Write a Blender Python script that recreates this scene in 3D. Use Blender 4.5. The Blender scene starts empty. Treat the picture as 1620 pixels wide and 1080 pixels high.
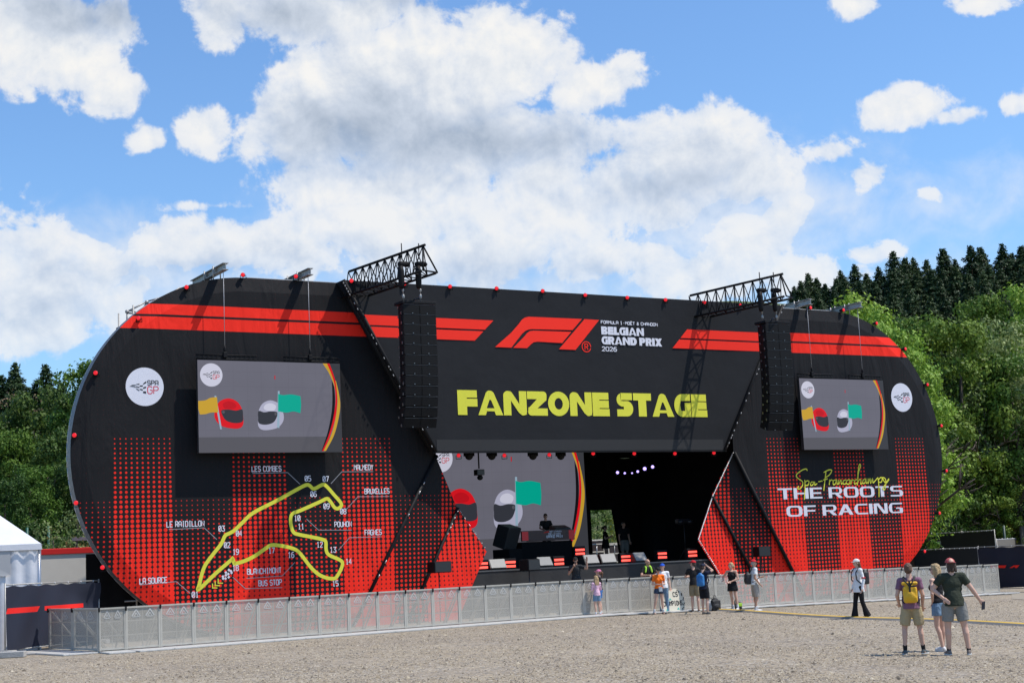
import bpy, bmesh, math, random
import numpy as np
from mathutils import Vector, Matrix
random.seed(7)
C = bpy.context.scene.collection
PI = math.pi

# ------------------------------------------------------------------ camera
FP = 2400.0; ROLL = math.atan(.0477); PITCH = math.radians(8.194); EYE = 2.03
def V(*a): return np.array(a, float)
FW = V(0, math.cos(PITCH), math.sin(PITCH)); UP0 = V(0, -math.sin(PITCH), math.cos(PITCH))
CR = math.cos(ROLL)*V(1,0,0) - math.sin(ROLL)*UP0
CU = math.sin(ROLL)*V(1,0,0) + math.cos(ROLL)*UP0
CAM = V(0, 0, EYE)
cd = bpy.data.cameras.new('camera'); cam = bpy.data.objects.new('camera', cd); C.objects.link(cam)
cd.sensor_width = 36; cd.lens = 36*FP/1620; cd.clip_start = .1; cd.clip_end = 3000
cam.matrix_world = Matrix([[CR[i], CU[i], -FW[i], CAM[i]] for i in range(3)] + [[0,0,0,1]])
bpy.context.scene.camera = cam
sc = bpy.context.scene
sc.view_settings.view_transform = 'Standard'; sc.view_settings.look = 'None'
sc.view_settings.exposure = 0.0; sc.view_settings.gamma = 1

# ------------------------------------------------------------------ sun and sky
SUN_EL = math.radians(60); SUN_AZ = math.radians(6)      # sun to the right of the camera, slightly towards it
sdir = V(math.cos(SUN_EL)*math.cos(SUN_AZ), -math.cos(SUN_EL)*math.sin(SUN_AZ), math.sin(SUN_EL))
sl = bpy.data.lights.new('sun', 'SUN'); sl.energy = 4.7; sl.angle = math.radians(.5); sl.color = (1, .935, .85)
so = bpy.data.objects.new('sun', sl); C.objects.link(so)
so.rotation_euler = Vector(sdir).to_track_quat('Z', 'Y').to_euler()

def ray(px, py): return CR*(px-810) + CU*(540-py) + FW*FP
def azel(px, py):
    r = ray(px, py); r = r/np.linalg.norm(r)
    return math.atan2(r[0], r[1]), math.asin(r[2])

world = bpy.data.worlds.new('World'); sc.world = world; world.use_nodes = True
nt = world.node_tree; nt.nodes.clear()
def N(t, typ, **kw):
    n = t.nodes.new(typ)
    for k, v in kw.items(): setattr(n, k, v)
    return n
def math_(t, op, a, b=None, clamp=False, c=None):
    n = N(t, 'ShaderNodeMath', operation=op, use_clamp=clamp)
    for i, x in enumerate((a, b, c)):
        if x is None: continue
        if isinstance(x, (int, float)): n.inputs[i].default_value = x
        else: t.links.new(x, n.inputs[i])
    return n.outputs[0]
def vmath(t, op, a, b=None):
    n = N(t, 'ShaderNodeVectorMath', operation=op)
    for i, x in enumerate((a, b)):
        if x is None: continue
        if isinstance(x, tuple): n.inputs[i].default_value = x
        else: t.links.new(x, n.inputs[i])
    return n.outputs['Value'] if op in ('LENGTH', 'DOT_PRODUCT') else n.outputs[0]
def mixc(t, fac, a, b):
    n = N(t, 'ShaderNodeMix', data_type='RGBA')
    for s, x in ((0, fac), (6, a), (7, b)):
        if isinstance(x, (int, float)): n.inputs[s].default_value = x
        elif isinstance(x, tuple): n.inputs[s].default_value = (*x, 1) if len(x) == 3 else x
        else: t.links.new(x, n.inputs[s])
    return n.outputs[2]
def ramp(t, x, lo, hi, smooth=True):
    n = N(t, 'ShaderNodeMapRange'); n.interpolation_type = 'SMOOTHSTEP' if smooth else 'LINEAR'
    t.links.new(x, n.inputs[0]); n.inputs[1].default_value = lo; n.inputs[2].default_value = hi
    return n.outputs[0]

def sky_nodes():
    t = nt
    geo = N(t, 'ShaderNodeTexCoord')
    sep = N(t, 'ShaderNodeSeparateXYZ'); t.links.new(geo.outputs['Generated'], sep.inputs[0])
    az = math_(t, 'ARCTAN2', sep.outputs[0], sep.outputs[1]); el = math_(t, 'ARCSINE', sep.outputs[2])
    cmb = N(t, 'ShaderNodeCombineXYZ'); t.links.new(az, cmb.inputs[0]); t.links.new(el, cmb.inputs[1])
    P = cmb.outputs[0]
    def noise(vec, scale, det, rough=.55, seed=0., col=False, dist=0.):
        n = N(t, 'ShaderNodeTexNoise'); n.noise_dimensions = '3D'
        v = vmath(t, 'ADD', vec, (seed, seed*1.7, seed*.3))
        t.links.new(v, n.inputs['Vector']); n.inputs['Scale'].default_value = scale
        n.inputs['Detail'].default_value = det; n.inputs['Roughness'].default_value = rough
        n.inputs['Distortion'].default_value = dist
        return n.outputs['Color' if col else 'Fac']
    # slow warp of the coordinates so that the cloud masses have uneven outlines
    w = noise(P, 11, 4, .6, 3.1, True)
    w = vmath(t, 'MULTIPLY', vmath(t, 'SUBTRACT', w, (.5, .5, .5)), (.034, .028, 0))
    W = vmath(t, 'ADD', P, w)
    def blobs(lst, src):
        acc = None
        for (x, y, rx, ry, k) in lst:
            cx, cy = azel(x, y)
            q = vmath(t, 'MULTIPLY', vmath(t, 'SUBTRACT', src, (cx, cy, 0)), (FP/rx, FP/ry, 0))
            v = math_(t, 'MULTIPLY_ADD', vmath(t, 'LENGTH', q), -k, c=k)
            acc = v if acc is None else math_(t, 'MAXIMUM', acc, v)
        return acc
    # cumulus masses: direction (given where it meets the skyline of the photo), size, solidity
    masses = [(640,150,240,130,1.5),(490,190,125,85,1.2),(800,95,150,85,1.4),(930,130,100,55,1.),(350,25,60,60,1.),(470,20,130,50,1.1),(590,15,80,45,1.),
        (740,225,270,75,1.2),(1090,250,130,85,1.4),(1190,265,85,70,1.2),(1010,310,130,80,1.),(1190,380,95,65,1.1),(1280,430,90,35,.9),
        (1120,440,150,50,.8),(85,85,120,85,1.3),(180,45,45,40,.8),(30,40,130,60,1.),(170,150,65,42,1.),(327,196,46,46,1.),(244,216,36,24,.8),
        (60,390,110,40,.9),(50,480,110,80,1.1),(150,420,60,50,.9),(190,480,60,50,.7),(330,390,140,55,1.1),(460,400,110,50,1.),
        (620,350,220,75,1.),(760,400,200,60,.9),(880,340,160,80,.95),(350,328,80,12,.35),(1430,170,80,30,.9),(1505,185,50,18,.6),
        (1305,235,60,26,.7),(1370,275,34,30,.65),(1360,12,32,28,.7),(1550,8,50,18,.6),(1605,158,40,20,.5),(1475,312,24,12,.4),
        (1365,405,60,18,.5),(640,-120,700,90,1.),(-300,300,260,160,1.),(2050,250,260,120,1.),(1900,520,300,60,1.),(560,330,60,40,.7),(620,295,230,60,1.),(850,290,120,60,.9),(300,395,110,45,1.1),(420,390,120,50,1.1),(60,450,110,110,1.1),(1300,440,90,35,.9),(1230,340,60,50,.8),(950,420,90,40,.7),(640,430,110,40,.7),
        (1010,410,90,30,.6),(480,300,70,30,.5)]
    base = blobs(masses, W)
    n1 = noise(P, 26, 9, .58, 1.3, dist=.3); n2 = noise(P, 60, 7, .6, 7.7)
    nn = math_(t, 'MULTIPLY_ADD', math_(t, 'SUBTRACT', n1, .5), 1.9, c=math_(t, 'MULTIPLY', math_(t, 'SUBTRACT', n2, .5), .75))
    D = math_(t, 'ADD', base, nn)
    alpha = math_(t, 'MULTIPLY', ramp(t, D, -.04, .26), math_(t, 'MULTIPLY_ADD', ramp(t, D, .0, .9), .16, c=.84))
    # thin veil low in the sky
    veil = blobs([(750,370,480,150,1.),(200,430,300,120,.9),(1500,330,260,90,.4),(1150,350,320,160,1.),(750,480,900,120,.7)], W)
    veil = math_(t, 'MULTIPLY', ramp(t, math_(t, 'ADD', veil, math_(t, 'MULTIPLY', math_(t, 'SUBTRACT', n1, .5), 1.2)), -.05, .85), .72)
    alpha = math_(t, 'MAXIMUM', alpha, veil)
    # relief: billows catch light on the upper right, turn grey underneath
    n1b = noise(vmath(t, 'ADD', P, (.006, .012, 0)), 26, 5, .58, 1.3, dist=.3)
    rel = math_(t, 'SUBTRACT', noise(P, 26, 5, .58, 1.3, dist=.3), n1b)
    n3 = noise(P, 9, 4, .5, 5.2)
    rel = math_(t, 'ADD', rel, math_(t, 'MULTIPLY', math_(t, 'SUBTRACT', noise(P, 60, 4, .6, 7.7), noise(vmath(t, 'ADD', P, (.003, .005, 0)), 60, 4, .6, 7.7)), .40))
    dark = blobs([(700,225,260,75,1.),(560,215,190,85,.95),(600,160,120,60,.5),(130,15,190,50,1.1),(450,20,160,60,.75),(620,-10,200,35,.7),(860,225,170,55,.8),(1060,290,150,60,.55),(70,480,90,60,.4),(330,420,160,30,.4),
        (750,440,300,50,.4),(660,-150,700,100,1.)], P)
    dk = math_(t, 'MULTIPLY_ADD', ramp(t, dark, -.35, 1.0), .72, c=.07)
    sh = math_(t, 'ADD', dk, math_(t, 'MULTIPLY', math_(t, 'SUBTRACT', n3, .5), .22))
    sh = math_(t, 'SUBTRACT', sh, math_(t, 'MULTIPLY', rel, 1.15))
    sh = math_(t, 'ADD', sh, math_(t, 'MULTIPLY', ramp(t, D, .35, 1.6), .12), clamp=True)
    cr = N(t, 'ShaderNodeValToRGB'); t.links.new(sh, cr.inputs[0])
    e = cr.color_ramp.elements; e[0].position = 0; e[0].color = (1.0, .99, .97, 1); e[1].position = 1; e[1].color = (.40, .48, .60, 1)
    x = e.new(.2); x.color = (.88, .91, .95, 1); x = e.new(.5); x.color = (.66, .73, .84, 1)
    # clear sky
    sky = N(t, 'ShaderNodeTexSky'); sky.sky_type = 'NISHITA'; sky.sun_disc = False
    sky.sun_elevation = SUN_EL; sky.sun_rotation = PI/2 + SUN_AZ; sky.air_density = 1.1; sky.dust_density = .6; sky.ozone_density = 2.4
    tint = vmath(t, 'MULTIPLY', sky.outputs[0], SKY_TINT)
    cl = vmath(t, 'MULTIPLY', cr.outputs[0], (CLOUD,)*3)
    up = ramp(t, el, -.02, .0)
    alpha = math_(t, 'MULTIPLY', alpha, up)
    low = N(t, 'ShaderNodeMapRange'); t.links.new(el, low.inputs[0]); low.inputs[1].default_value = .10; low.inputs[2].default_value = .32; low.inputs[3].default_value = .80; low.inputs[4].default_value = 1.
    alpha = math_(t, 'MULTIPLY', alpha, low.outputs[0])
    col = mixc(t, alpha, tint, cl)
    bg = N(t, 'ShaderNodeBackground'); t.links.new(col, bg.inputs[0]); bg.inputs[1].default_value = SKY_S
    out = N(t, 'ShaderNodeOutputWorld'); t.links.new(bg.outputs[0], out.inputs[0])
SKY_S = .1; SKY_TINT = (1.16, 1.50, 1.84); CLOUD = 9.3
sky_nodes()
try:
    world.cycles.sampling_method = 'MANUAL'; world.cycles.sample_map_resolution = 512
except Exception: pass

# ------------------------------------------------------------------ ground shape
def sm(x, a, b):
    u = min(1, max(0, (x-a)/(b-a))); return u*u*(3-2*u)
def gh(x, y):
    z = -.02*max(0., min(x-2, 30))
    back = y - (62 + max(0, x)*.42)                 # distance behind the stage
    z += .24*max(0, back-16)*sm(x, -10, 34) + .03*max(0, back-25)
    return min(z, 46 + .02*max(0, y-250))
def on_ground(px, py, z0=0.):
    r = ray(px, py); t = (z0-EYE)/r[2]
    for _ in range(20):
        p = CAM + r*t; t = (gh(p[0], p[1])+z0-EYE)/r[2]
    p = CAM + r*t; return float(p[0]), float(p[1]), gh(p[0], p[1])+z0
def at(px, py, dist):                               # point seen at px,py whose Y is dist
    r = ray(px, py); return CAM + r*(dist/r[1])

# ------------------------------------------------------------------ materials
MATS = {}
def mat(name, col, rough=.7, metal=0., bump=0., bscale=20., var=0., vscale=3., emit=None, estr=0., sheen=0., spec=.5, alpha=None):
    if name in MATS: return MATS[name]
    m = bpy.data.materials.new(name); m.use_nodes = True; t = m.node_tree
    b = t.nodes['Principled BSDF']; MATS[name] = m
    b.inputs['Base Color'].default_value = (*col, 1); b.inputs['Roughness'].default_value = rough
    b.inputs['Metallic'].default_value = metal; b.inputs['Specular IOR Level'].default_value = spec
    tc = N(t, 'ShaderNodeTexCoord')
    if var:
        n = N(t, 'ShaderNodeTexNoise'); n.inputs['Scale'].default_value = vscale; n.inputs['Detail'].default_value = 6
        t.links.new(tc.outputs['Object'], n.inputs['Vector'])
        c = mixc(t, n.outputs[0], tuple(max(0, x*(1-var)) for x in col), tuple(min(1, x*(1+var)) for x in col))
        t.links.new(c, b.inputs['Base Color'])
    if bump:
        n = N(t, 'ShaderNodeTexNoise'); n.inputs['Scale'].default_value = bscale; n.inputs['Detail'].default_value = 4
        t.links.new(tc.outputs['Object'], n.inputs['Vector'])
        bp = N(t, 'ShaderNodeBump'); bp.inputs['Strength'].default_value = bump; bp.inputs['Distance'].default_value = .05
        t.links.new(n.outputs[0], bp.inputs['Height']); t.links.new(bp.outputs[0], b.inputs['Normal'])
    if emit:
        b.inputs['Emission Color'].default_value = (*emit, 1); b.inputs['Emission Strength'].default_value = estr
    if sheen: b.inputs['Sheen Weight'].default_value = sheen
    if alpha is not None: b.inputs['Alpha'].default_value = alpha
    return m

# ------------------------------------------------------------------ mesh builder
def frame_of(d):
    d = d/np.linalg.norm(d); a = V(0,0,1) if abs(d[2]) < .9 else V(1,0,0)
    x = np.cross(a, d); x /= np.linalg.norm(x); return x, np.cross(d, x)
class MB:
    def __init__(s): s.v = []; s.f = []; s.sm = []; s.mi = []; s.m = 0
    def add(s, vs, fs, smooth=False):
        o = len(s.v); s.v += [tuple(float(c) for c in p) for p in vs]
        s.f += [tuple(i+o for i in f) for f in fs]; s.sm += [smooth]*len(fs); s.mi += [s.m]*len(fs); return s
    def box(s, c, d, rz=0., rx=0.):
        vs = []
        M = Matrix.Rotation(rz, 3, 'Z') @ Matrix.Rotation(rx, 3, 'X')
        for x in (-1,1):
            for y in (-1,1):
                for z in (-1,1):
                    p = M @ Vector((x*d[0]/2, y*d[1]/2, z*d[2]/2)); vs.append((p.x+c[0], p.y+c[1], p.z+c[2]))
        return s.add(vs, [(0,1,3,2),(4,6,7,5),(0,4,5,1),(2,3,7,6),(0,2,6,4),(1,5,7,3)])
    def bbox(s, c, d, r=.02, rz=0., rx=0.):          # bevelled box
        bm = bmesh.new(); bmesh.ops.create_cube(bm, size=1)
        for v in bm.verts: v.co = Vector((v.co.x*d[0], v.co.y*d[1], v.co.z*d[2]))
        bmesh.ops.bevel(bm, geom=bm.edges[:], offset=r, segments=2, affect='EDGES', profile=.5)
        M = Matrix.Translation(Vector(c)) @ Matrix.Rotation(rz, 4, 'Z') @ Matrix.Rotation(rx, 4, 'X')
        bm.verts.index_update()
        s.add([M @ v.co for v in bm.verts], [[v.index for v in f.verts] for f in bm.faces]); bm.free(); return s
    def rev(s, a, b, prof, n=10, ex=None):           # surface of revolution; prof = (t along a-b in metres, radius)
        a = V(*a); b = V(*b); d = b-a; L = np.linalg.norm(d); d = d/L; x, y = frame_of(d); vs = []; fs = []
        for (t, r) in prof:
            for k in range(n):
                q = 2*PI*k/n; vs.append(a + d*t + (x*math.cos(q) + y*math.sin(q))*r)
        m = len(prof)
        for i in range(m-1):
            for k in range(n): fs.append((i*n+k, i*n+(k+1)%n, (i+1)*n+(k+1)%n, (i+1)*n+k))
        fs.append(tuple(range(n-1, -1, -1))); fs.append(tuple(range((m-1)*n, m*n)))
        return s.add(vs, fs, True)
    def tube(s, a, b, r, r2=None, n=8):
        L = float(np.linalg.norm(V(*b)-V(*a)))
        if L < 1e-6: return s
        return s.rev(a, b, [(0, r), (L, r if r2 is None else r2)], n)
    def cap(s, a, b, ra, rb=None, n=12):             # capsule, rounded ends
        rb = ra if rb is None else rb; L = float(np.linalg.norm(V(*b)-V(*a)))
        if L < 1e-5: b = (b[0], b[1], b[2]+1e-3); L = 1e-3
        pr = [(-ra*math.cos(q), max(1e-4, ra*math.sin(q))) for q in (0, .4, .8, 1.2)] + [(0, ra)]
        pr += [(L, rb)] + [(L+rb*math.cos(q), max(1e-4, rb*math.sin(q))) for q in (1.2, .8, .4, 0)]
        return s.rev(a, b, pr, n)
    def path(s, pts, r, n=6):
        for a, b in zip(pts, pts[1:]): s.tube(a, b, r, n=n)
        return s
    def ell(s, c, r, rot=None, n=14, m=9):
        vs = []; fs = []; R = rot if rot is not None else Matrix.Identity(3)
        for i in range(1, m):
            th = PI*i/m
            for k in range(n):
                ph = 2*PI*k/n
                p = R @ Vector((r[0]*math.sin(th)*math.cos(ph), r[1]*math.sin(th)*math.sin(ph), r[2]*math.cos(th)))
                vs.append((c[0]+p.x, c[1]+p.y, c[2]+p.z))
        p = R @ Vector((0,0,r[2])); vs.append((c[0]+p.x, c[1]+p.y, c[2]+p.z)); vs.append((c[0]-p.x, c[1]-p.y, c[2]-p.z))
        for i in range(m-2):
            for k in range(n): fs.append((i*n+k, (i+1)*n+k, (i+1)*n+(k+1)%n, i*n+(k+1)%n))
        T = (m-1)*n; B = T+1
        for k in range(n):
            fs.append((T, k, (k+1)%n)); fs.append((B, (m-2)*n+(k+1)%n, (m-2)*n+k))
        return s.add(vs, fs, True)
    def prism(s, pts, y0, y1):                       # outline in x,z extruded along y
        n = len(pts); vs = [(p[0], y0, p[1]) for p in pts] + [(p[0], y1, p[1]) for p in pts]
        fs = [tuple(range(n)), tuple(range(2*n-1, n-1, -1))] + [(i, i+n, (i+1)%n+n, (i+1)%n) for i in range(n)]
        return s.add(vs, fs)
    def build(s, name, m, parent=None, loc=None, rz=0., label=None):
        me = bpy.data.meshes.new(name); me.from_pydata(s.v, [], s.f)
        me.polygons.foreach_set('use_smooth', s.sm)
        if isinstance(m, (list, tuple)):
            for q in m: me.materials.append(q)
            me.polygons.foreach_set('material_index', s.mi)
        else: me.materials.append(m)
        bm = bmesh.new(); bm.from_mesh(me); bmesh.ops.recalc_face_normals(bm, faces=bm.faces); bm.to_mesh(me); bm.free()
        o = bpy.data.objects.new(name, me); C.objects.link(o)
        if parent: o.parent = parent
        if loc is not None: o.location = loc
        o.rotation_euler[2] = rz
        if label: o['label'] = label
        return o
    def remesh(s, name, m, parent, voxel=.012, it=2, label=None):
        me = bpy.data.meshes.new(name); me.from_pydata(s.v, [], s.f)
        o = bpy.data.objects.new(name, me); C.objects.link(o)
        md = o.modifiers.new('r', 'REMESH'); md.mode = 'VOXEL'; md.voxel_size = voxel; md.use_smooth_shade = True
        if it:
            q = o.modifiers.new('s', 'SMOOTH'); q.iterations = it; q.factor = .5
        dg = bpy.context.evaluated_depsgraph_get(); dg.update()
        me2 = bpy.data.meshes.new_from_object(o.evaluated_get(dg)); o.modifiers.clear()
        o.data = me2; me2.name = name; bpy.data.meshes.remove(me)
        me2.materials.clear(); me2.materials.append(m)
        o.parent = parent
        if label: o['label'] = label
        return o
def thing(name, label, cat, loc=(0,0,0), rz=0., group=None):
    o = bpy.data.objects.new(name, None); C.objects.link(o); o.location = loc; o.rotation_euler[2] = rz
    o.empty_display_size = .2; tag(o, label, cat, group); return o
def tag(o, label, cat, group=None):
    o['label'] = label; o['category'] = cat
    if group: o['group'] = group
    return o
def struct(o): o['kind'] = 'structure'; return o
def dup(root, loc=None, rz=None, label=None):
    def rec(o, par):
        c = o.copy(); C.objects.link(c)
        if par is not None: c.parent = par
        for ch in o.children: rec(ch, c)
        return c
    r = rec(root, None)
    if loc is not None: r.location = loc
    if rz is not None: r.rotation_euler[2] = rz
    if label: r['label'] = label
    return r

# ------------------------------------------------------------------ ground
def gravel_material():
    m = bpy.data.materials.new('gravel'); m.use_nodes = True; t = m.node_tree; b = t.nodes['Principled BSDF']
    tc = N(t, 'ShaderNodeTexCoord'); P = tc.outputs['Object']
    def nz(scale, det=5, rough=.6, vec=P):
        n = N(t, 'ShaderNodeTexNoise'); n.inputs['Scale'].default_value = scale; n.inputs['Detail'].default_value = det
        n.inputs['Roughness'].default_value = rough; t.links.new(vec, n.inputs['Vector']); return n.outputs[0]
    def vo(scale):
        n = N(t, 'ShaderNodeTexVoronoi'); n.inputs['Scale'].default_value = scale; t.links.new(P, n.inputs['Vector']); return n
    v1 = vo(15); v2 = vo(33)
    s1 = N(t, 'ShaderNodeSeparateColor'); t.links.new(v1.outputs['Color'], s1.inputs[0])
    s2 = N(t, 'ShaderNodeSeparateColor'); t.links.new(v2.outputs['Color'], s2.inputs[0])
    big = nz(.16, 5, .6); mid = nz(1.1, 6, .65)
    c = mixc(t, ramp(t, big, .36, .66), (.31,.247,.158), (.235,.187,.124))
    mp = N(t, 'ShaderNodeMapping'); mp.inputs['Rotation'].default_value = (0, 0, -.35); mp.inputs['Scale'].default_value = (.05, .75, 1); t.links.new(P, mp.inputs[0])
    trk = nz(1., 4, .6, mp.outputs[0])
    c = mixc(t, math_(t, 'MULTIPLY', ramp(t, trk, .52, .7), .35), c, (.47,.40,.29))
    c = mixc(t, math_(t, 'MULTIPLY', ramp(t, trk, .48, .3), .25), c, (.19,.155,.115))
    c = mixc(t, math_(t, 'MULTIPLY', ramp(t, mid, .42, .75), .40), c, (.21,.17,.125))
    c = mixc(t, math_(t, 'MULTIPLY', s1.outputs[0], .5), c, (.41,.36,.295))
    dk = math_(t, 'MULTIPLY', ramp(t, s1.outputs[1], .72, .86), .8); c = mixc(t, dk, c, (.1,.09,.08))
    dk = math_(t, 'MULTIPLY', ramp(t, s2.outputs[1], .8, .9), .6); c = mixc(t, dk, c, (.12,.11,.1))
    lt = math_(t, 'MULTIPLY', ramp(t, s2.outputs[0], .85, .95), .6); c = mixc(t, lt, c, (.62,.58,.52))
    # grass and soil behind the stage: distance behind the facade line
    dp = vmath(t, 'DOT_PRODUCT', P, (-.515, .857, 0)); far = ramp(t, math_(t, 'ADD', dp, math_(t, 'MULTIPLY', mid, 3.)), 62, 65)
    g = mixc(t, ramp(t, mid, .35, .65), (.045,.085,.018), (.13,.12,.055))
    c = mixc(t, far, c, g)
    t.links.new(c, b.inputs['Base Color']); b.inputs['Roughness'].default_value = .95; b.inputs['Specular IOR Level'].default_value = .2
    h = math_(t, 'ADD', math_(t, 'MULTIPLY', v1.outputs['Distance'], -.6), math_(t, 'MULTIPLY', mid, .15))
    h = math_(t, 'ADD', h, math_(t, 'MULTIPLY', v2.outputs['Distance'], -.35))
    bp = N(t, 'ShaderNodeBump'); bp.inputs['Strength'].default_value = .4; bp.inputs['Distance'].default_value = .03
    t.links.new(h, bp.inputs['Height']); t.links.new(bp.outputs[0], b.inputs['Normal'])
    return m
def ground():
    def axis(a, b, c, step, far):
        xs = list(np.arange(b, c+step, step)); d = step
        while xs[-1] < far: d *= 1.3; xs.append(xs[-1]+d)
        d = step
        while xs[0] > a: d *= 1.3; xs.insert(0, xs[0]-d)
        return xs
    xs = axis(-900, -80, 110, 2.5, 900); ys = axis(-300, 0, 250, 2.5, 1100); mb = MB()
    rnd = random.Random(3)
    vs = [(x, y, gh(x, y) + (.02*math.sin(x*.9)*math.sin(y*.7+x*.3) if y < 42 else 0)) for y in ys for x in xs]; n = len(xs)
    mb.add(vs, [(j*n+i, j*n+i+1, (j+1)*n+i+1, (j+1)*n+i) for j in range(len(ys)-1) for i in range(n-1)], True)
    struct(mb.build('ground', gravel_material()))
    # loose stones on the open gravel: six-cornered pebbles of many sizes and tones in one mesh
    rg = np.random.default_rng(5); n = 150000
    iy = rg.uniform(1/57., 1/19., n); y = 1/iy; x = rg.uniform(-.38, .38, n)*y + rg.uniform(-.5,.5,n)
    keep = (y < 43 + (x+11)*.74 - 1.6) | (rg.random(n) < .02); x, y = x[keep], y[keep]; n = len(x)
    r = .005 + .016*rg.random(n)**2.4; r[rg.random(n) < .012] *= 2.3; r *= (.7+y/70)
    z = np.array([gh(a, b) for a, b in zip(x, y)]) + .02*np.sin(x*.9)*np.sin(y*.7+x*.3)*(y < 42)
    base = np.array([(1,0,.25),(-.1,1,.3),(-1,.1,.2),(.05,-1,.3),(.1,.1,1),(0,0,-.4)])
    q = rg.uniform(0, 6.28, n); co, si = np.cos(q), np.sin(q); v = np.empty((n,6,3)); sc_ = r[:,None]*rg.uniform(.65,1.35,(n,6))
    v[:,:,0] = x[:,None]+(base[:,0]*co[:,None]-base[:,1]*si[:,None])*sc_; v[:,:,1] = y[:,None]+(base[:,0]*si[:,None]+base[:,1]*co[:,None])*sc_; v[:,:,2] = z[:,None]+base[:,2]*r[:,None]*rg.uniform(.6,1.3,(n,1))
    fi = np.array([(0,1,4),(1,2,4),(2,3,4),(3,0,4),(1,0,5),(2,1,5),(3,2,5),(0,3,5)])[:4]
    f = (np.arange(n)[:,None,None]*6 + fi[None]).reshape(-1)
    me = bpy.data.meshes.new('gravel'); me.vertices.add(6*n); me.vertices.foreach_set('co', v.ravel()); me.loops.add(len(f)); me.loops.foreach_set('vertex_index', f.astype(np.int32))
    nf = len(f)//3; me.polygons.add(nf); me.polygons.foreach_set('loop_start', np.arange(0, 3*nf, 3, dtype=np.int32)); me.update(calc_edges=True)
    a = me.attributes.new('tone', 'FLOAT', 'FACE'); a.data.foreach_set('value', np.repeat(rg.random(n), 4).astype(np.float32))
    m = bpy.data.materials.new('pebbles'); m.use_nodes = True; t = m.node_tree; b = t.nodes['Principled BSDF']; an = N(t, 'ShaderNodeAttribute', attribute_name='tone')
    cr = N(t, 'ShaderNodeValToRGB'); t.links.new(an.outputs['Fac'], cr.inputs[0]); e = cr.color_ramp.elements; e[0].color = (.05,.041,.030,1); e[1].color = (.52,.455,.34,1)
    k = e.new(.22); k.color = (.14,.112,.078,1); k = e.new(.5); k.color = (.265,.213,.14,1); k = e.new(.85); k.color = (.36,.30,.205,1)
    t.links.new(cr.outputs[0], b.inputs['Base Color']); b.inputs['Roughness'].default_value = .9; me.materials.append(m)
    o = bpy.data.objects.new('gravel', me); C.objects.link(o)
    o['kind'] = 'stuff'; tag(o, 'loose small stones scattered over the open gravel yard', 'gravel')
ground()
# ================================================================== THE STAGE
# stage frame: local x along the facade (to the right), local y into the stage, local z up; facade plane y = 0
SU = V(.85709087, .51516526, 0); SN = V(.51516526, -.85709087, 0); SO = V(-12.80489946, 49.50542896, 0)
SANG = math.atan2(SU[1], SU[0])
def P(px, py, off=0.):                     # pixel -> (s, z) on the plane standing off metres in front of the facade
    r = ray(px, py); t = ((SO + SN*off - CAM) @ SN)/(r @ SN); q = CAM + r*t
    return float((q-SO) @ SU), float(q[2])
def SW(s, y, z): q = SO + SU*s - SN*y; return (float(q[0]), float(q[1]), z)   # stage frame -> world
stage = thing('concert_stage', 'huge black and red stadium-shaped concert stage with wide open front and tall header banner', 'stage', tuple(SO), SANG)
black_cloth = mat('black_cloth', (.008,.008,.009), .9, bump=.2, bscale=3, spec=.15)
black_metal = mat('black_metal', (.009,.009,.010), .6, bump=.05, spec=.15)
dark_metal = mat('dark_metal', (.05,.05,.052), .4, .5)
alu = mat('aluminium', (.55,.55,.56), .38, .85, var=.12)
steel = mat('galvanised_steel', (.36,.35,.33), .55, .5, var=.25, vscale=8)
white_print = mat('white_print', (.68,.68,.74), .6, spec=.2)
yellow_print = mat('yellow_print', (.70,.68,.06), .6, var=.06, vscale=.6, spec=.2)
red_print = mat('red_print', (.93,.028,.013), .65, var=.05, vscale=.5, spec=.2)
crimson_print = mat('crimson_print', (.6,.03,.06), .6)
black_print = mat('black_print', (.012,.012,.014), .6)
R0 = 6.1; CZ = 6.07; CL = 4.35; CRT = 31.3; TOP = 12.17

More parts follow.
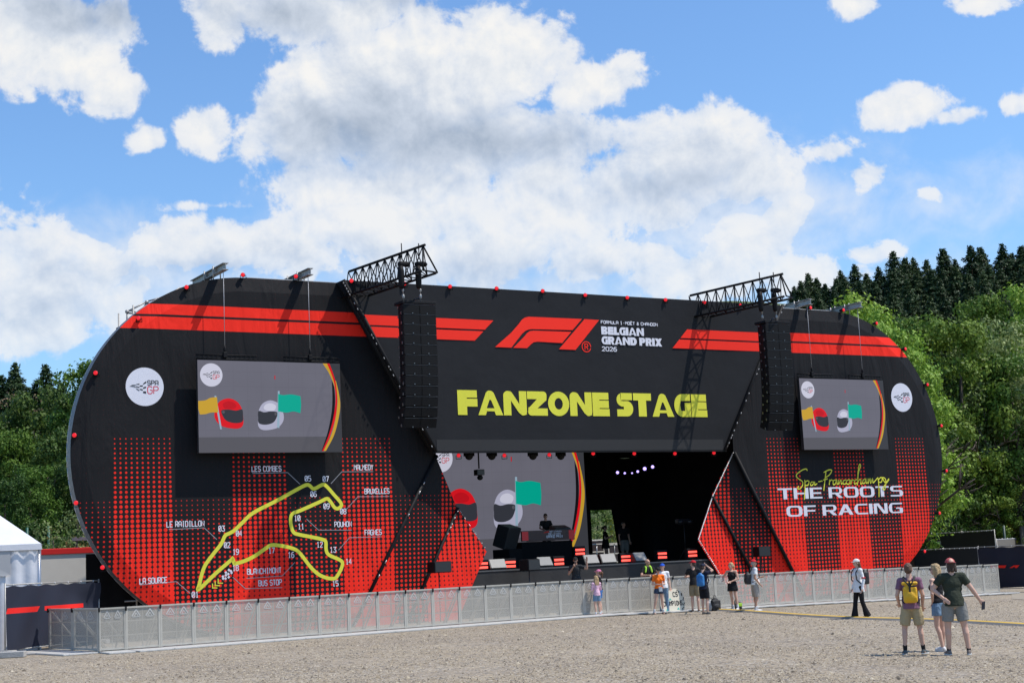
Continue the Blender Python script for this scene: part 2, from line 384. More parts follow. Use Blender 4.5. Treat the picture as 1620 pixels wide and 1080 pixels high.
def facade_material(name, s0, band, kind):
    """charcoal fabric printed with two red stripes and a halftone of growing red dots in alternating column bands"""
    m = bpy.data.materials.new(name); m.use_nodes = True; t = m.node_tree; b = t.nodes['Principled BSDF']
    tc = N(t, 'ShaderNodeTexCoord'); sp = N(t, 'ShaderNodeSeparateXYZ'); t.links.new(tc.outputs['Object'], sp.inputs[0])
    x, z = sp.outputs[0], sp.outputs[2]; p = .184
    cx = math_(t, 'DIVIDE', math_(t, 'SUBTRACT', x, s0), p); cz = math_(t, 'DIVIDE', z, .158)
    ix = math_(t, 'FLOOR', cx); iz = math_(t, 'FLOOR', cz)
    fx = math_(t, 'SUBTRACT', math_(t, 'SUBTRACT', cx, ix), .5); fz = math_(t, 'SUBTRACT', math_(t, 'SUBTRACT', cz, iz), .5)
    fx = math_(t, 'MULTIPLY', fx, p); fz = math_(t, 'MULTIPLY', fz, .158)
    d = math_(t, 'SQRT', math_(t, 'ADD', math_(t, 'MULTIPLY', fx, fx), math_(t, 'MULTIPLY', fz, fz)))
    zc = math_(t, 'MULTIPLY', math_(t, 'ADD', iz, .5), .158)
    par = math_(t, 'FLOORED_MODULO', math_(t, 'FLOOR', math_(t, 'DIVIDE', math_(t, 'ADD', ix, .5), band)), 2.)   # 0 high band, 1 low band
    def rr(z1, r1, z0, r0):
        n = N(t, 'ShaderNodeMapRange'); n.clamp = False; t.links.new(zc, n.inputs[0])
        for i, v in enumerate((z1, z0, r1, r0)): n.inputs[i+1].default_value = v
        return n.outputs[0]
    hi = rr(6.65, .020, 1.2, .099); lo = rr(4.65, .014, 1.2, .056)
    hi = math_(t, 'MULTIPLY', hi, math_(t, 'LESS_THAN', zc, 6.7)); lo = math_(t, 'MULTIPLY', lo, math_(t, 'LESS_THAN', zc, 4.6))
    lo = math_(t, 'MAXIMUM', lo, 0.)
    r = math_(t, 'ADD', math_(t, 'MULTIPLY', hi, math_(t, 'SUBTRACT', 1., par)), math_(t, 'MULTIPLY', lo, par))
    ed = N(t, 'ShaderNodeMapRange'); t.links.new(math_(t, 'SUBTRACT', r, d), ed.inputs[0]); ed.inputs[1].default_value = -.005; ed.inputs[2].default_value = .005
    dots = ed.outputs[0]
    def band_z(a, c): return math_(t, 'MULTIPLY', math_(t, 'GREATER_THAN', z, a), math_(t, 'LESS_THAN', z, c))
    st = math_(t, 'ADD', band_z(10.24, 10.66), band_z(10.74, 11.10)) if kind == 'wing' else 0.
    red = math_(t, 'MAXIMUM', dots, st)
    nz = N(t, 'ShaderNodeTexNoise'); nz.inputs['Scale'].default_value = .5; nz.inputs['Detail'].default_value = 7; t.links.new(tc.outputs['Object'], nz.inputs[0])
    base = mixc(t, nz.outputs[0], (.0075,.0075,.0085), (.0135,.0135,.015))
    rd = mixc(t, nz.outputs[0], (.86,.022,.011), (.95,.03,.014))
    t.links.new(mixc(t, red, base, rd), b.inputs['Base Color'])
    b.inputs['Roughness'].default_value = .7; b.inputs['Specular IOR Level'].default_value = .16
    # fine weave sags and welded seams
    nb = N(t, 'ShaderNodeTexNoise'); nb.inputs['Scale'].default_value = .9; nb.inputs['Detail'].default_value = 5; nb.inputs['Distortion'].default_value = 1.2
    mp = N(t, 'ShaderNodeMapping'); mp.inputs['Scale'].default_value = (1.3, 1, .35); t.links.new(tc.outputs['Object'], mp.inputs[0]); t.links.new(mp.outputs[0], nb.inputs[0])
    seam = math_(t, 'SUBTRACT', math_(t, 'FRACT', math_(t, 'DIVIDE', x, 2.46)), .5)
    seam = math_(t, 'LESS_THAN', math_(t, 'ABSOLUTE', seam), .006)
    hgt = math_(t, 'ADD', math_(t, 'MULTIPLY', nb.outputs[0], 1.), math_(t, 'MULTIPLY', seam, .05))
    bp = N(t, 'ShaderNodeBump'); bp.inputs['Strength'].default_value = .35; bp.inputs['Distance'].default_value = .25
    t.links.new(hgt, bp.inputs['Height']); t.links.new(bp.outputs[0], b.inputs['Normal'])
    return m
fac_l = facade_material('printed_fabric_left', -.43, 11., 'wing')
fac_r = facade_material('printed_fabric_right', 27.05, 10., 'wing')
fac_plain = mat('header_fabric', (.0125,.0132,.0155), .7, bump=.5, bscale=1.1, var=.25, vscale=.7, spec=.2)

HD = .5                                    # how far the header banner stands proud
hTL, hTR, hBL, hBR = 7.75, 28.1, 11.2, 24.45; HB = 6.05
S1 = P(690,720); S1b = P(585,935); Bq = P(724,803,-.35); Cq = P(768,872,-.3); Dq = P(747,926,-.2); S2b = P(668,932,-.2)
T1 = P(1158,716,-.1); T1b = P(1252,902); U1 = P(1126,785,-.35); U2 = P(1101,853,-.3); U3 = P(1135,905,-.2); U2b = P(1187,898,-.2)
def ext(a, b, z):                          # continue the line a-b down to height z
    k = (z-a[1])/(b[1]-a[1]); return (a[0]+(b[0]-a[0])*k, z)
def wings():
    th = np.linspace(-PI/2, PI/2, 49); ins = .5; ri = R0-ins
    s1 = ext(S1, S1b, -.5); t1 = ext(T1, T1b, -.5)
    for side in (0, 1):
        cx = CL if side == 0 else CRT; sg = -1 if side == 0 else 1
        outer = [(cx + sg*R0*math.cos(q), CZ + R0*math.sin(q)) for q in th]
        inner = [(cx + sg*ri*math.cos(q), CZ + ri*math.sin(q)) for q in th]
        xe = 11. if side == 0 else 25.4; ks = S1 if side == 0 else T1; kb = s1 if side == 0 else t1
        mb = MB(); pts = inner + [(xe, CZ+ri), (xe, ks[1]+.05) if 0 else ks, kb, (kb[0], CZ-ri)] if kb[1] < CZ-ri else inner
        pts = inner + [(xe if side == 0 else xe, CZ+ri), ks, ext(ks, kb, CZ-ri)]
        mb.add([(p[0], 0, p[1]) for p in pts], [tuple(range(len(pts)))])
        # rim strip folding back
        o2 = outer + [(xe, TOP)]; i2 = inner + [(xe, CZ+ri)]; n = len(o2)
        mb.add([(p[0], .10, p[1]) for p in o2] + [(p[0], 0, p[1]) for p in i2], [(k, k+1, k+1+n, k+n) for k in range(n-1)])
        bx = ext(ks, kb, CZ-ri)
        mb.add([(cx, .10, CZ-R0), (cx, 0, CZ-ri), (bx[0], 0, bx[1]), (bx[0], .1, CZ-R0)], [(0,1,2,3)])
        w = mb.build('wing_banner', fac_l if side == 0 else fac_r, stage, label='left wing banner with the yellow circuit map' if side == 0 else 'right wing banner with the white slogan')
        rim = MB(); n = len(outer)
        rim.add([(p[0], .10, p[1]) for p in outer] + [(p[0], .55, p[1]) for p in outer], [(k, k+1, k+1+n, k+n) for k in range(n-1)], True)
        rim.build('rim_cloth', mat('rim_cloth', (.12,.12,.125), .5, bump=.6, bscale=9, var=.6, vscale=6) if side == 0 else black_cloth, stage)
        tb = MB()
        tb.path([(p[0]-sg*.02, .58, p[1]) for p in outer], .022); tb.build('rim_tube', alu, stage)
    # flat roof edge
    MB().box((17.83, .35, TOP+.012), (26.9, .5, .02)).build('roof_edge', mat('roof_edge_white', (.5,.5,.5), .5), stage)
    # inner folded facets around the opening
    s2 = S2b; y = dict(S1=.02, B=.40, b1=.02, b2=.25, C=.35, D=.25)
    f1 = MB().add([(S1[0],.05,S1[1]), (s1[0],.03,s1[1]), (ext(Bq,S2b,-.5)[0],.25,-.5), (Bq[0],.40,Bq[1])], [(0,1,2),(0,2,3)])
    f1.build('facet_banner', fac_l, stage)
    f2 = MB().add([(Bq[0],.36,Bq[1]), (ext(Bq,S2b,-.5)[0],.22,-.5), (ext(Cq,Dq,-.5)[0],.16,-.5), (Cq[0],.22,Cq[1])], [(0,1,2),(0,2,3)])
    f2.build('facet_banner', facade_material('printed_fabric_left_inner', -.43+22*.184-.7, 22., 'low'), stage)
    f3 = MB().add([(T1[0],.10,T1[1]), (t1[0],.03,t1[1]), (ext(U1,U2b,-.5)[0],.25,-.5), (U1[0],.40,U1[1])], [(0,2,1),(0,3,2)])
    f3.build('facet_banner', fac_r, stage)
    f4 = MB().add([(U1[0],.36,U1[1]), (ext(U1,U2b,-.5)[0],.22,-.5), (ext(U2,U3,-.5)[0],.16,-.5), (U2[0],.22,U2[1])], [(0,2,1),(0,3,2)])
    f4.build('facet_banner', fac_r, stage)
    for a, b, ya, yb, w in ((S1, s1, -.05, -.05, .07), (Bq, ext(Bq,S2b,-.5), .30, .15, .06), (T1, t1, -.05, -.05, .08), (U1, ext(U1,U2b,-.5), .30, .15, .07)):
        MB().tube((a[0], ya, a[1]), (b[0], yb, b[1]), w).build('seam_truss', black_metal, stage)
    for a, b, ya, yb in ((S1, s1, -.13, -.13), (Bq, ext(Bq,S2b,-.5), .22, .07), (T1, U1, .02, .3), (U1, U2, .3, .14), (U2, ext(U2,U3,-.5), .14, .1), (Bq, Cq, .33, .14)):
        hl = MB()
        for k in range(40):
            t0 = k/40; t1_ = t0 + random.uniform(.008, .022) if (a is S1 or b is not U1 and b is not U2) else t0+.026
            if (a is S1 or a is Bq) and random.random() < .7: continue
            q = lambda t: (a[0]+(b[0]-a[0])*t, ya+(yb-ya)*t, a[1]+(b[1]-a[1])*t)
            hl.tube(q(t0), q(t1_), .018 if a in (S1, Bq) else .028, n=5)
        hl.build('edge_rail', alu, stage)
wings()

header = None
def build_header():
    global header
    mb = MB(); bz = HB
    f = [(hTL, TOP), (hTR, TOP), (hBR, bz), (hBL, bz)]
    nx, nz_ = 26, 14; vs = []; fs = []
    for j in range(nz_+1):
        v = j/nz_; z = TOP + (bz-TOP)*v; xa = hTL+(hBL-hTL)*v; xb = hTR+(hBR-hTR)*v
        for i in range(nx+1):
            u = i/nx; edge = min(1, 6*min(u, 1-u, v, 1-v))
            wob = edge*(.018*math.sin(7*u*PI+v*3)+.012*math.sin(19*u+9*v))
            vs.append((xa+(xb-xa)*u, -HD+abs(wob), z))
    for j in range(nz_):
        for i in range(nx):
            a = j*(nx+1)+i; fs.append((a, a+1, a+nx+2, a+nx+1))
    mb.add(vs, fs, True)
    n = 4; mb.add([(p[0], -HD, p[1]) for p in f] + [(p[0], .1, p[1]) for p in f], [(k, (k+1)%n, (k+1)%n+n, k+n) for k in range(n)])
    header = mb.build('header_banner', fac_plain, stage)
    h = MB().box(((hBL+hBR)/2, -HD-.006, bz+.22), (hBR-hBL-.1, .008, .42)); h.build('hem', mat('hem_cloth', (.012,.012,.013), .7), header)
    for a, b in (((hTL, TOP), (hBL, bz)), ((hTR, TOP), (hBR, bz))):
        e = MB(); e.tube((a[0], -HD-.02, a[1]), (b[0], -HD-.02, b[1]), .075); e.tube((a[0]+.02, -.2, a[1]), (b[0]+.02, -.2, b[1]), .1); e.build('edge_truss', black_metal, header)
    e = MB(); rnd = random.Random(5)
    for a, b in (((hTL-.1, TOP), (hBL-.1, bz)), ((hTR+.02, TOP), (hBR+.02, bz))):
        for k in range(60):
            if rnd.random() < .72: continue
            q = lambda t: (a[0]+(b[0]-a[0])*t, -HD-.1, a[1]+(b[1]-a[1])*t); e.tube(q(k/60), q(k/60+.01), .02, n=5)
    e.build('lacing', mat('lacing_cord', (.3,.3,.3), .5), header)
    e = MB().box(((hBL+hBR)/2, -HD+.02, bz-.03), (hBR-hBL+.2, .06, .06)); e.build('bottom_rail', black_metal, header)
build_header()

# ------------------------------------------------------------------ print helpers: flat shapes a few millimetres proud of a plane
class PR:
    """prints shapes on plane y=y0 of the stage frame; every new shape sits a hair further out"""
    def __init__(s, y0, step=.0006): s.mb = MB(); s.y = y0; s.st = step
    def up(s): s.y -= s.st
    def poly(s, pts, hole=None):
        s.up()
        if hole is None: s.mb.add([(p[0], s.y, p[1]) for p in pts], [tuple(range(len(pts)))])
        else:
            n = len(pts); s.mb.add([(p[0], s.y, p[1]) for p in list(pts)+list(hole)], [(k, (k+1)%n, (k+1)%n+n, k+n) for k in range(n)])
    def stroke(s, pts, w, closed=False, cap=True):
        s.up(); n = len(pts); vs = []; fs = []
        if closed: pts = list(pts)
        for i in range(n):
            a = pts[i-1] if (i or closed) else pts[i]; b = pts[(i+1) % n] if (i < n-1 or closed) else pts[i]
            d0 = V(pts[i][0]-a[0], pts[i][1]-a[1]); d1 = V(b[0]-pts[i][0], b[1]-pts[i][1])
            l0 = np.linalg.norm(d0); l1 = np.linalg.norm(d1)
            d0 = d0/l0 if l0 > 1e-9 else d1/l1; d1 = d1/l1 if l1 > 1e-9 else d0
            m = d0+d1; L = np.linalg.norm(m); m = m/L if L > .2 else d1
            nr = V(-m[1], m[0]); k = w/2/max(.5, abs(nr @ V(-d0[1], d0[0])))
            vs += [(pts[i][0]+nr[0]*k, s.y, pts[i][1]+nr[1]*k), (pts[i][0]-nr[0]*k, s.y, pts[i][1]-nr[1]*k)]
        for i in range(n if closed else n-1): j = (i+1) % n; fs.append((2*i, 2*i+1, 2*j+1, 2*j))
        s.mb.add(vs, fs)
        if cap and not closed:
            for p in (pts[0], pts[-1]): s.disc(p, w/2, 8)
    def disc(s, c, r, n=32, rz=None): s.poly([(c[0]+r*math.cos(2*PI*k/n), c[1]+(rz or r)*math.sin(2*PI*k/n)) for k in range(n)])
    def build(s, name, m, parent): return s.mb.build(name, m, parent)
def smooth_pts(pts, closed=False, sub=5):
    out = []; n = len(pts)
    for i in range(n if closed else n-1):
        p0 = pts[(i-1) % n] if (closed or i) else pts[0]; p1 = pts[i]; p2 = pts[(i+1) % n]; p3 = pts[(i+2) % n] if (closed or i+2 < n) else pts[-1]
        for k in range(sub):
            t = k/sub
            out.append(tuple(.5*(2*p1[c] + (p2[c]-p0[c])*t + (2*p0[c]-5*p1[c]+4*p2[c]-p3[c])*t*t + (3*p1[c]-p0[c]-3*p2[c]+p3[c])*t**3) for c in (0,1)))
    if not closed: out.append(pts[-1])
    return out
# thin technical lettering, one stroke list per character on a 4 x 6 grid
G = {'A':['0046','a'],}
SF = {
'A':[[(0,0),(0,5),(1,6),(3,6),(4,5),(4,0)],[(0,2.5),(4,2.5)]],'B':[[(0,0),(0,6),(3,6),(4,5),(4,4),(3,3.2),(0,3.2)],[(3,3.2),(4,2.2),(4,1),(3,0),(0,0)]],
'C':[[(4,5),(3,6),(1,6),(0,5),(0,1),(1,0),(3,0),(4,1)]],'D':[[(0,0),(0,6),(3,6),(4,5),(4,1),(3,0),(0,0)]],'E':[[(4,6),(0,6),(0,0),(4,0)],[(0,3),(3,3)]],
'F':[[(4,6),(0,6),(0,0)],[(0,3),(3,3)]],'G':[[(4,5),(3,6),(1,6),(0,5),(0,1),(1,0),(3,0),(4,1),(4,3),(2,3)]],'H':[[(0,0),(0,6)],[(4,0),(4,6)],[(0,3),(4,3)]],
'I':[[(2,0),(2,6)],[(1,0),(3,0)],[(1,6),(3,6)]],'L':[[(0,6),(0,0),(4,0)]],'M':[[(0,0),(0,6),(2,3.4),(4,6),(4,0)]],'N':[[(0,0),(0,6),(4,0),(4,6)]],
'O':[[(1,0),(0,1),(0,5),(1,6),(3,6),(4,5),(4,1),(3,0),(1,0)]],'P':[[(0,0),(0,6),(3,6),(4,5),(4,3.8),(3,2.8),(0,2.8)]],'R':[[(0,0),(0,6),(3,6),(4,5),(4,4),(3,3),(0,3)],[(2,3),(4,0)]],
'S':[[(4,5),(3,6),(1,6),(0,5),(0,4),(1,3),(3,3),(4,2),(4,1),(3,0),(1,0),(0,1)]],'T':[[(0,6),(4,6)],[(2,6),(2,0)]],'U':[[(0,6),(0,1),(1,0),(3,0),(4,1),(4,6)]],
'X':[[(0,0),(4,6)],[(0,6),(4,0)]],'Y':[[(0,6),(2,3),(4,6)],[(2,3),(2,0)]],'0':[[(1,0),(0,1),(0,5),(1,6),(3,6),(4,5),(4,1),(3,0),(1,0)],[(.6,.8),(3.4,5.2)]],
'1':[[(.6,4.8),(2,6),(2,0)],[(.8,0),(3.2,0)]],'2':[[(0,5),(1,6),(3,6),(4,5),(4,4),(0,0),(4,0)]],'3':[[(0,6),(4,6),(2,3.6),(4,2.4),(4,1),(3,0),(1,0),(0,1)]],
'4':[[(3,0),(3,6),(0,2),(4,2)]],'5':[[(4,6),(0,6),(0,3.4),(3,3.4),(4,2.4),(4,1),(3,0),(0,0)]],'6':[[(4,6),(1.5,6),(0,4),(0,1),(1,0),(3,0),(4,1),(4,2.4),(3,3.4),(0,3.4)]],
'7':[[(0,6),(4,6),(1.5,0)]],'8':[[(1,3.2),(0,4),(0,5),(1,6),(3,6),(4,5),(4,4),(3,3.2),(1,3.2),(0,2.2),(0,1),(1,0),(3,0),(4,1),(4,2.2),(3,3.2)]],
'9':[[(0,0),(2.5,0),(4,2),(4,5),(3,6),(1,6),(0,5),(0,3.6),(1,2.6),(4,2.6)]],'&':[[(4,0),(1,4),(1,5),(2,6),(3,5),(3,4.4),(0,1.6),(0,.8),(1,0),(2,0),(4,2.4)]],
'.':[[(1.6,2.6),(2.4,3.2)]],'W':[[(0,6),(1,0),(2,4),(3,0),(4,6)]],'Q':[[(1,0),(0,1),(0,5),(1,6),(3,6),(4,5),(4,1),(3,0),(1,0)]],"E'":[],'-':[[(1,3),(3,3)]]}
def text_w(s, h, gap=1.35): return sum((4 if c != ' ' else 2.2)+gap for c in s)*h/6 - gap*h/6
def thin_text(pr, s, x, z, h, w, k=1., gap=1.35, align=0, slashed=True):
    W = text_w(s, h, gap)*k; x0 = x - W*align
    yb = pr.y
    for c in s:
        pr.y = yb
        for st in SF.get(c, []):
            if c == '0' and not slashed and len(st) == 2: continue
            pr.stroke([(x0+p[0]*h/6*k, z+p[1]*h/6) for p in st], w, cap=False)
        if c == 'Ë': 
            for st in SF['E']: pr.stroke([(x0+p[0]*h/6*k, z+p[1]*h/6) for p in st], w, cap=False)
            for q in (1, 3): pr.disc((x0+q*h/6*k, z+7.2*h/6), w*.6, 8)
        x0 += ((4 if c != ' ' else 2.2)+gap)*h/6*k
    return x0
def arc(cx, cz, rx, rz, a0, a1, n=8): return [(cx+rx*math.cos(math.radians(a0+(a1-a0)*k/n)), cz+rz*math.sin(math.radians(a0+(a1-a0)*k/n))) for k in range(n+1)]
def R(a, b, c, d): return [(a, b), (c, b), (c, d), (a, d)]
# heavy rounded display lettering: width and outlines in units of the letter height
def ring(cx, cz, rx, rz, ix, iz, n=28):
    return ('ring', [(cx+rx*math.cos(2*PI*k/n), cz+rz*math.sin(2*PI*k/n)) for k in range(n)], [(cx+ix*math.cos(2*PI*k/n), cz+iz*math.sin(2*PI*k/n)) for k in range(n)])
FAT = {
'F':(.76,[R(0,0,.36,1),R(.3,.70,.76,1),R(.3,.34,.77,.655)]),
'A':(.98,[[(0,0),(.29,0),(.34,.16),(.335,.28),(.47,.66),(.47,1)]+arc(.47,.8,.17,.2,90,165,6), [(.98,0),(.69,0),(.64,.16),(.645,.28),(.50,.66),(.46,.66),(.46,1)]+arc(.47,.8,.19,.2,90,15,6), R(.3,.16,.68,.28), R(.43,.62,.52,.9)]),
'N':(.93,[[(0,0),(.30,0),(.30,.60),(.30,.985)]+arc(.18,.8,.18,.2,70,180,7), [(.2,.99)]+[(.34,.95),(.66,.42),(.93,.05),(.80,.0),(.70,.03),(.6,.12),(.28,.64)], [(.635,1),(.93,1)]+arc(.77,.17,.16,.17,0,-110,7)+[(.635,.3)]]),
'Z':(.82,[[(0,.68),(.5,.68),(.78,.62),(.8,.8)]+arc(.66,.86,.14,.14,10,90,6)+[(0,1)], [(.82,0),(.82,.3),(.36,.3),(.04,.34)]+arc(.16,.14,.14,.14,170,270,6), [(.04,.3),(.42,.7),(.79,.72),(.76,.62),(.38,.28),(.05,.24)]]),
'O':(.88,[ring(.44,.5,.44,.51,.17,.24)]),
'E':(.72,[R(0,0,.3,1),R(.25,.70,.70,1),R(.25,.345,.70,.66),R(.25,0,.72,.305)]),
'S':(.70,[[(.20,.42),(.20,1)][::-1]+arc(.26,.71,.26,.29,95,265,10)[1:], R(.19,.7,.68,1), R(.19,.42,.5,.655), arc(.44,.33,.27,.33,90,-90,10), R(.3,.345,.46,.655), R(0,0,.46,.30), R(.3,.30,.62,.36)]),
'T':(.80,[R(0,.69,.80,1),R(.22,0,.57,.72)]),
'G':(.76,[arc(.36,.5,.36,.5,92,268,14)+[(.36,.24),(.30,.28),(.27,.5),(.30,.68),(.38,.74)], R(.35,.70,.74,1), R(.35,0,.76,.26), R(.48,.2,.76,.62)]),
'B':(.78,[R(0,0,.32,1),arc(.5,.75,.25,.25,90,-90,8)+[(.3,.5),(.3,.66),(.48,.68),(.48,.74),(.3,.74),(.3,1)],arc(.5,.26,.28,.26,90,-90,8)+[(.3,0),(.3,.22),(.48,.24),(.48,.3),(.3,.3),(.3,.52)]]),
'L':(.66,[R(0,0,.34,1),R(.3,0,.66,.3)]),'I':(.34,[R(0,0,.34,1)]),
'R':(.80,[R(0,0,.32,1),arc(.5,.68,.28,.32,90,-90,8)+[(.3,.36),(.3,.6),(.48,.62),(.48,.7),(.3,.7),(.3,1)],[(.36,.4),(.6,.4),(.82,0),(.48,0)]]),
'D':(.82,[R(0,0,.32,1),arc(.42,.5,.4,.5,90,-90,12)+[(.3,0),(.3,.28),(.42,.3),(.5,.5),(.42,.7),(.3,.72),(.3,1)]]),
'P':(.78,[R(0,0,.33,1),arc(.48,.67,.29,.33,90,-90,8)+[(.3,.34),(.3,.6),(.46,.62),(.46,.7),(.3,.7),(.3,1)]]),
'X':(.90,[[(0,0),(.36,0),(.9,1),(.54,1)],[(0,1),(.36,1),(.9,0),(.54,0)]]),'M':(1.,[R(0,0,.3,1),R(.7,0,1,1),[(.1,1),(.4,1),(.6,.4),(.4,.3)],[(.9,1),(.6,1),(.4,.4),(.6,.3)]]),
'U':(.8,[R(0,.2,.32,1),R(.48,.2,.8,1),arc(.4,.3,.4,.3,180,360,10)])}
def fat_text(pr, s, x, z, h, k=1., gap=.03, sp=.3):
    yb = pr.y
    for c in s:
        pr.y = yb
        if c == ' ': x += sp*h*k; continue
        w, shapes = FAT[c]
        for sh in shapes:
            if sh[0] == 'ring': pr.poly([(x+p[0]*h*k, z+p[1]*h) for p in sh[1]], [(x+p[0]*h*k, z+p[1]*h) for p in sh[2]])
            else: pr.poly([(x+p[0]*h*k, z+p[1]*h) for p in sh])
        x += (w+gap)*h*k
    return x
def fat_w(s, h, k=1., gap=.03, sp=.3): return sum(sp*h*k if c == ' ' else (FAT[c][0]+gap)*h*k for c in s) - gap*h*k
# wide square-round lettering with heavy uprights and thin crossbars
def rr_ring(w, a=.36, b=.15, r=.42):
    def rr(x0, z0, x1, z1, q): return arc(x1-q, z1-q*.8, q, q*.8, 0, 90, 5)+arc(x0+q, z1-q*.8, q, q*.8, 90, 180, 5)+arc(x0+q, z0+q*.8, q, q*.8, 180, 270, 5)+arc(x1-q, z0+q*.8, q, q*.8, 270, 360, 5)
    return ('ring', rr(0,0,w,1,r), rr(a,b,w-a,1-b,r*.5))
WIDE = {
'T':(1.5,[R(0,.85,1.5,1),R(.56,0,.94,.9)]),'H':(1.55,[R(0,0,.36,1),R(1.19,0,1.55,1),R(.3,.42,1.25,.57)]),'E':(1.3,[R(0,0,.36,1),R(.3,.85,1.3,1),R(.3,.42,1.2,.57),R(.3,0,1.3,.15)]),
'R':(1.5,[R(0,0,.36,1),R(.3,.86,1.1,1),R(.3,.36,1.1,.5),arc(1.08,.68,.4,.32,90,-90,10)+arc(1.08,.68,.08,.18,-90,90,6),[(.62,.4),(1.02,.4),(1.52,0),(1.08,0)]]),
'O':(1.62,[rr_ring(1.62)]),
'S':(1.45,[arc(.3,.74,.3,.26,90,270,8)+[(.36,.48),(.36,.86),(.36,1)],R(.3,.86,1.38,1),R(.3,.46,1.15,.60),arc(1.15,.30,.3,.30,90,-90,8)+[(1.05,0),(1.05,.6)],R(.02,0,1.15,.14)]),
'F':(1.25,[R(0,0,.36,1),R(.3,.85,1.25,1),R(.3,.42,1.18,.57)]),
'A':(1.6,[[(0,0),(.4,0),(.96,1),(.6,1)],[(1.6,0),(1.2,0),(.6,1),(1.,1)],R(.34,.24,1.3,.38)]),
'C':(1.45,[arc(.42,.5,.42,.5,90,270,12)+[(.42,.15),(.36,.3),(.36,.7),(.42,.85)],R(.4,.86,1.4,1),R(.4,0,1.45,.14)]),
'I':(.38,[R(0,0,.38,1)]),
'N':(1.5,[[(0,0),(.34,0),(.34,.85),(.34,1)]+arc(.1,.9,.1,.1,90,180,3),R(1.16,.1,1.5,1),[(.2,1),(.56,1),(1.36,0),(1.,0)],[(1.1,0),(1.5,0),(1.5,.2),(1.1,.25)]]),
'G':(1.55,[arc(.42,.5,.42,.5,90,270,12)+[(.42,.15),(.36,.3),(.36,.7),(.42,.85)],R(.4,.86,1.5,1),R(.4,0,1.5,.14),R(1.18,.1,1.55,.5),R(.8,.42,1.3,.55)])}
def wide_text(pr, s, x, z, h, width):
    tot = sum(.55 if c == ' ' else WIDE[c][0]+.14 for c in s)-.14; k = width/tot/h; yb = pr.y
    for c in s:
        pr.y = yb
        if c == ' ': x += .55*h*k; continue
        w, shapes = WIDE[c]
        for sh in shapes:
            if sh[0] == 'ring': pr.poly([(x+p[0]*h*k, z+p[1]*h) for p in sh[1]], [(x+p[0]*h*k, z+p[1]*h) for p in sh[2]])
            else: pr.poly([(x+p[0]*h*k, z+p[1]*h) for p in sh])
        x += (w+.14)*h*k

# ------------------------------------------------------------------ header print
def header_print():
    Y = -HD-.004
    q = lambda x, y: P(x, y, HD)
    pr = PR(Y)
    zt, z1, z2, zb = 11.02, 10.62, 10.545, 10.19
    zt, zb = q(700, 503.2)[1], q(700, 536.8)[1]; h = zt-zb; z1 = zb+h*.54; z2 = zb+h*.46
    xl = lambda z: hTL+(hBL-hTL)*(TOP-z)/(TOP-HB); xr = lambda z: hTR+(hBR-hTR)*(TOP-z)/(TOP-HB)
    eA, eB = q(780.5,506)[0], q(751,539)[0]; eC, eD = q(1087,521.2)[0], q(1064,551.5)[0]
    lerp = lambda a, b, t: a+(b-a)*t
    L = lambda z: lerp(eB, eA, (z-zb)/h); Rr = lambda z: lerp(eD, eC, (z-zb)/h)
    for (a, b) in ((z1, zt), (zb, z2)):
        for q4 in ([(xl(a)+.1, a), (L(a), a), (L(b), b), (xl(b)+.1, b)], [(Rr(a), a), (xr(a)-.1, a), (xr(b)-.1, b), (Rr(b), b)]):
            pr = PR(Y); pr.poly(q4); pr.build('stripe_print', red_print, header)
    # racing emblem: slanted rounded shape, inner shape and a slash, traced in facade metres
    E = lambda x, y: q(700+x/3.682, 480+y/3.682)
    pr = PR(Y)
    pr.poly([E(306,253), E(400,170), E(445,118)] + [E(462,95), E(478,83), E(500,77), E(812,90), E(757,155), E(520,149), E(500,152), E(482,160), E(462,178), E(401,257)])
    pr.poly([E(412,258), E(478,190), E(492,172), E(508,161), E(528,158), E(750,165), E(697,230), E(552,222), E(530,226), E(516,237), E(492,260)])
    pr.poly([E(678,266), E(827,91), E(912,96), E(775,270)])
    pr.build('emblem_print', red_print, header)
    pr = PR(Y); c = E(838,252); r = .2
    pr.stroke(arc(c[0], c[1], r, r, 0, 345, 24), .035, cap=False); thin_text(pr, 'R', c[0]-.07, c[1]-.11, .22, .035, .95)
    pr.build('registered_mark', red_print, header)
    pr = PR(Y); a = E(924,116); b = E(1252,131); h = .11
    s = 'FORMULA 1.MOËT & CHANDON'; k = (b[0]-a[0])/text_w(s, h); thin_text(pr, s, a[0], a[1], h, .026, k, slashed=False)
    a = E(926,180); b = E(1174,190); t_ = E(924,133); h = t_[1]-a[1]; fat_text(pr, 'BELGIAN', a[0], a[1], h, (b[0]-a[0])/fat_w('BELGIAN', h))
    a = E(928,237); b = E(1279,250); t_ = E(926,190); h = t_[1]-a[1]; fat_text(pr, 'GRAND PRIX', a[0], a[1], h, (b[0]-a[0])/fat_w('GRAND PRIX', h))
    a = E(930,275); b = E(1014,279); h = .155; thin_text(pr, '2026', a[0], a[1], h, .034, (b[0]-a[0])/text_w('2026', h), slashed=False)
    pr.build('event_lettering', white_print, header)
    pr = PR(Y); a = E(95,648); b = E(1547,657); t_ = E(88,503); h = t_[1]-a[1]; s = 'FANZONE STAGE'; k = (b[0]-a[0])/fat_w(s, h)
    xe = fat_text(pr, 'FANZONE', a[0]-.03, a[1], h, k); pr.build('title_lettering', yellow_print, header)
    pr = PR(Y); fat_text(pr, 'STAGE', xe+.3*h*k, a[1], h, k); pr.build('title_lettering', yellow_print, header)
header_print()

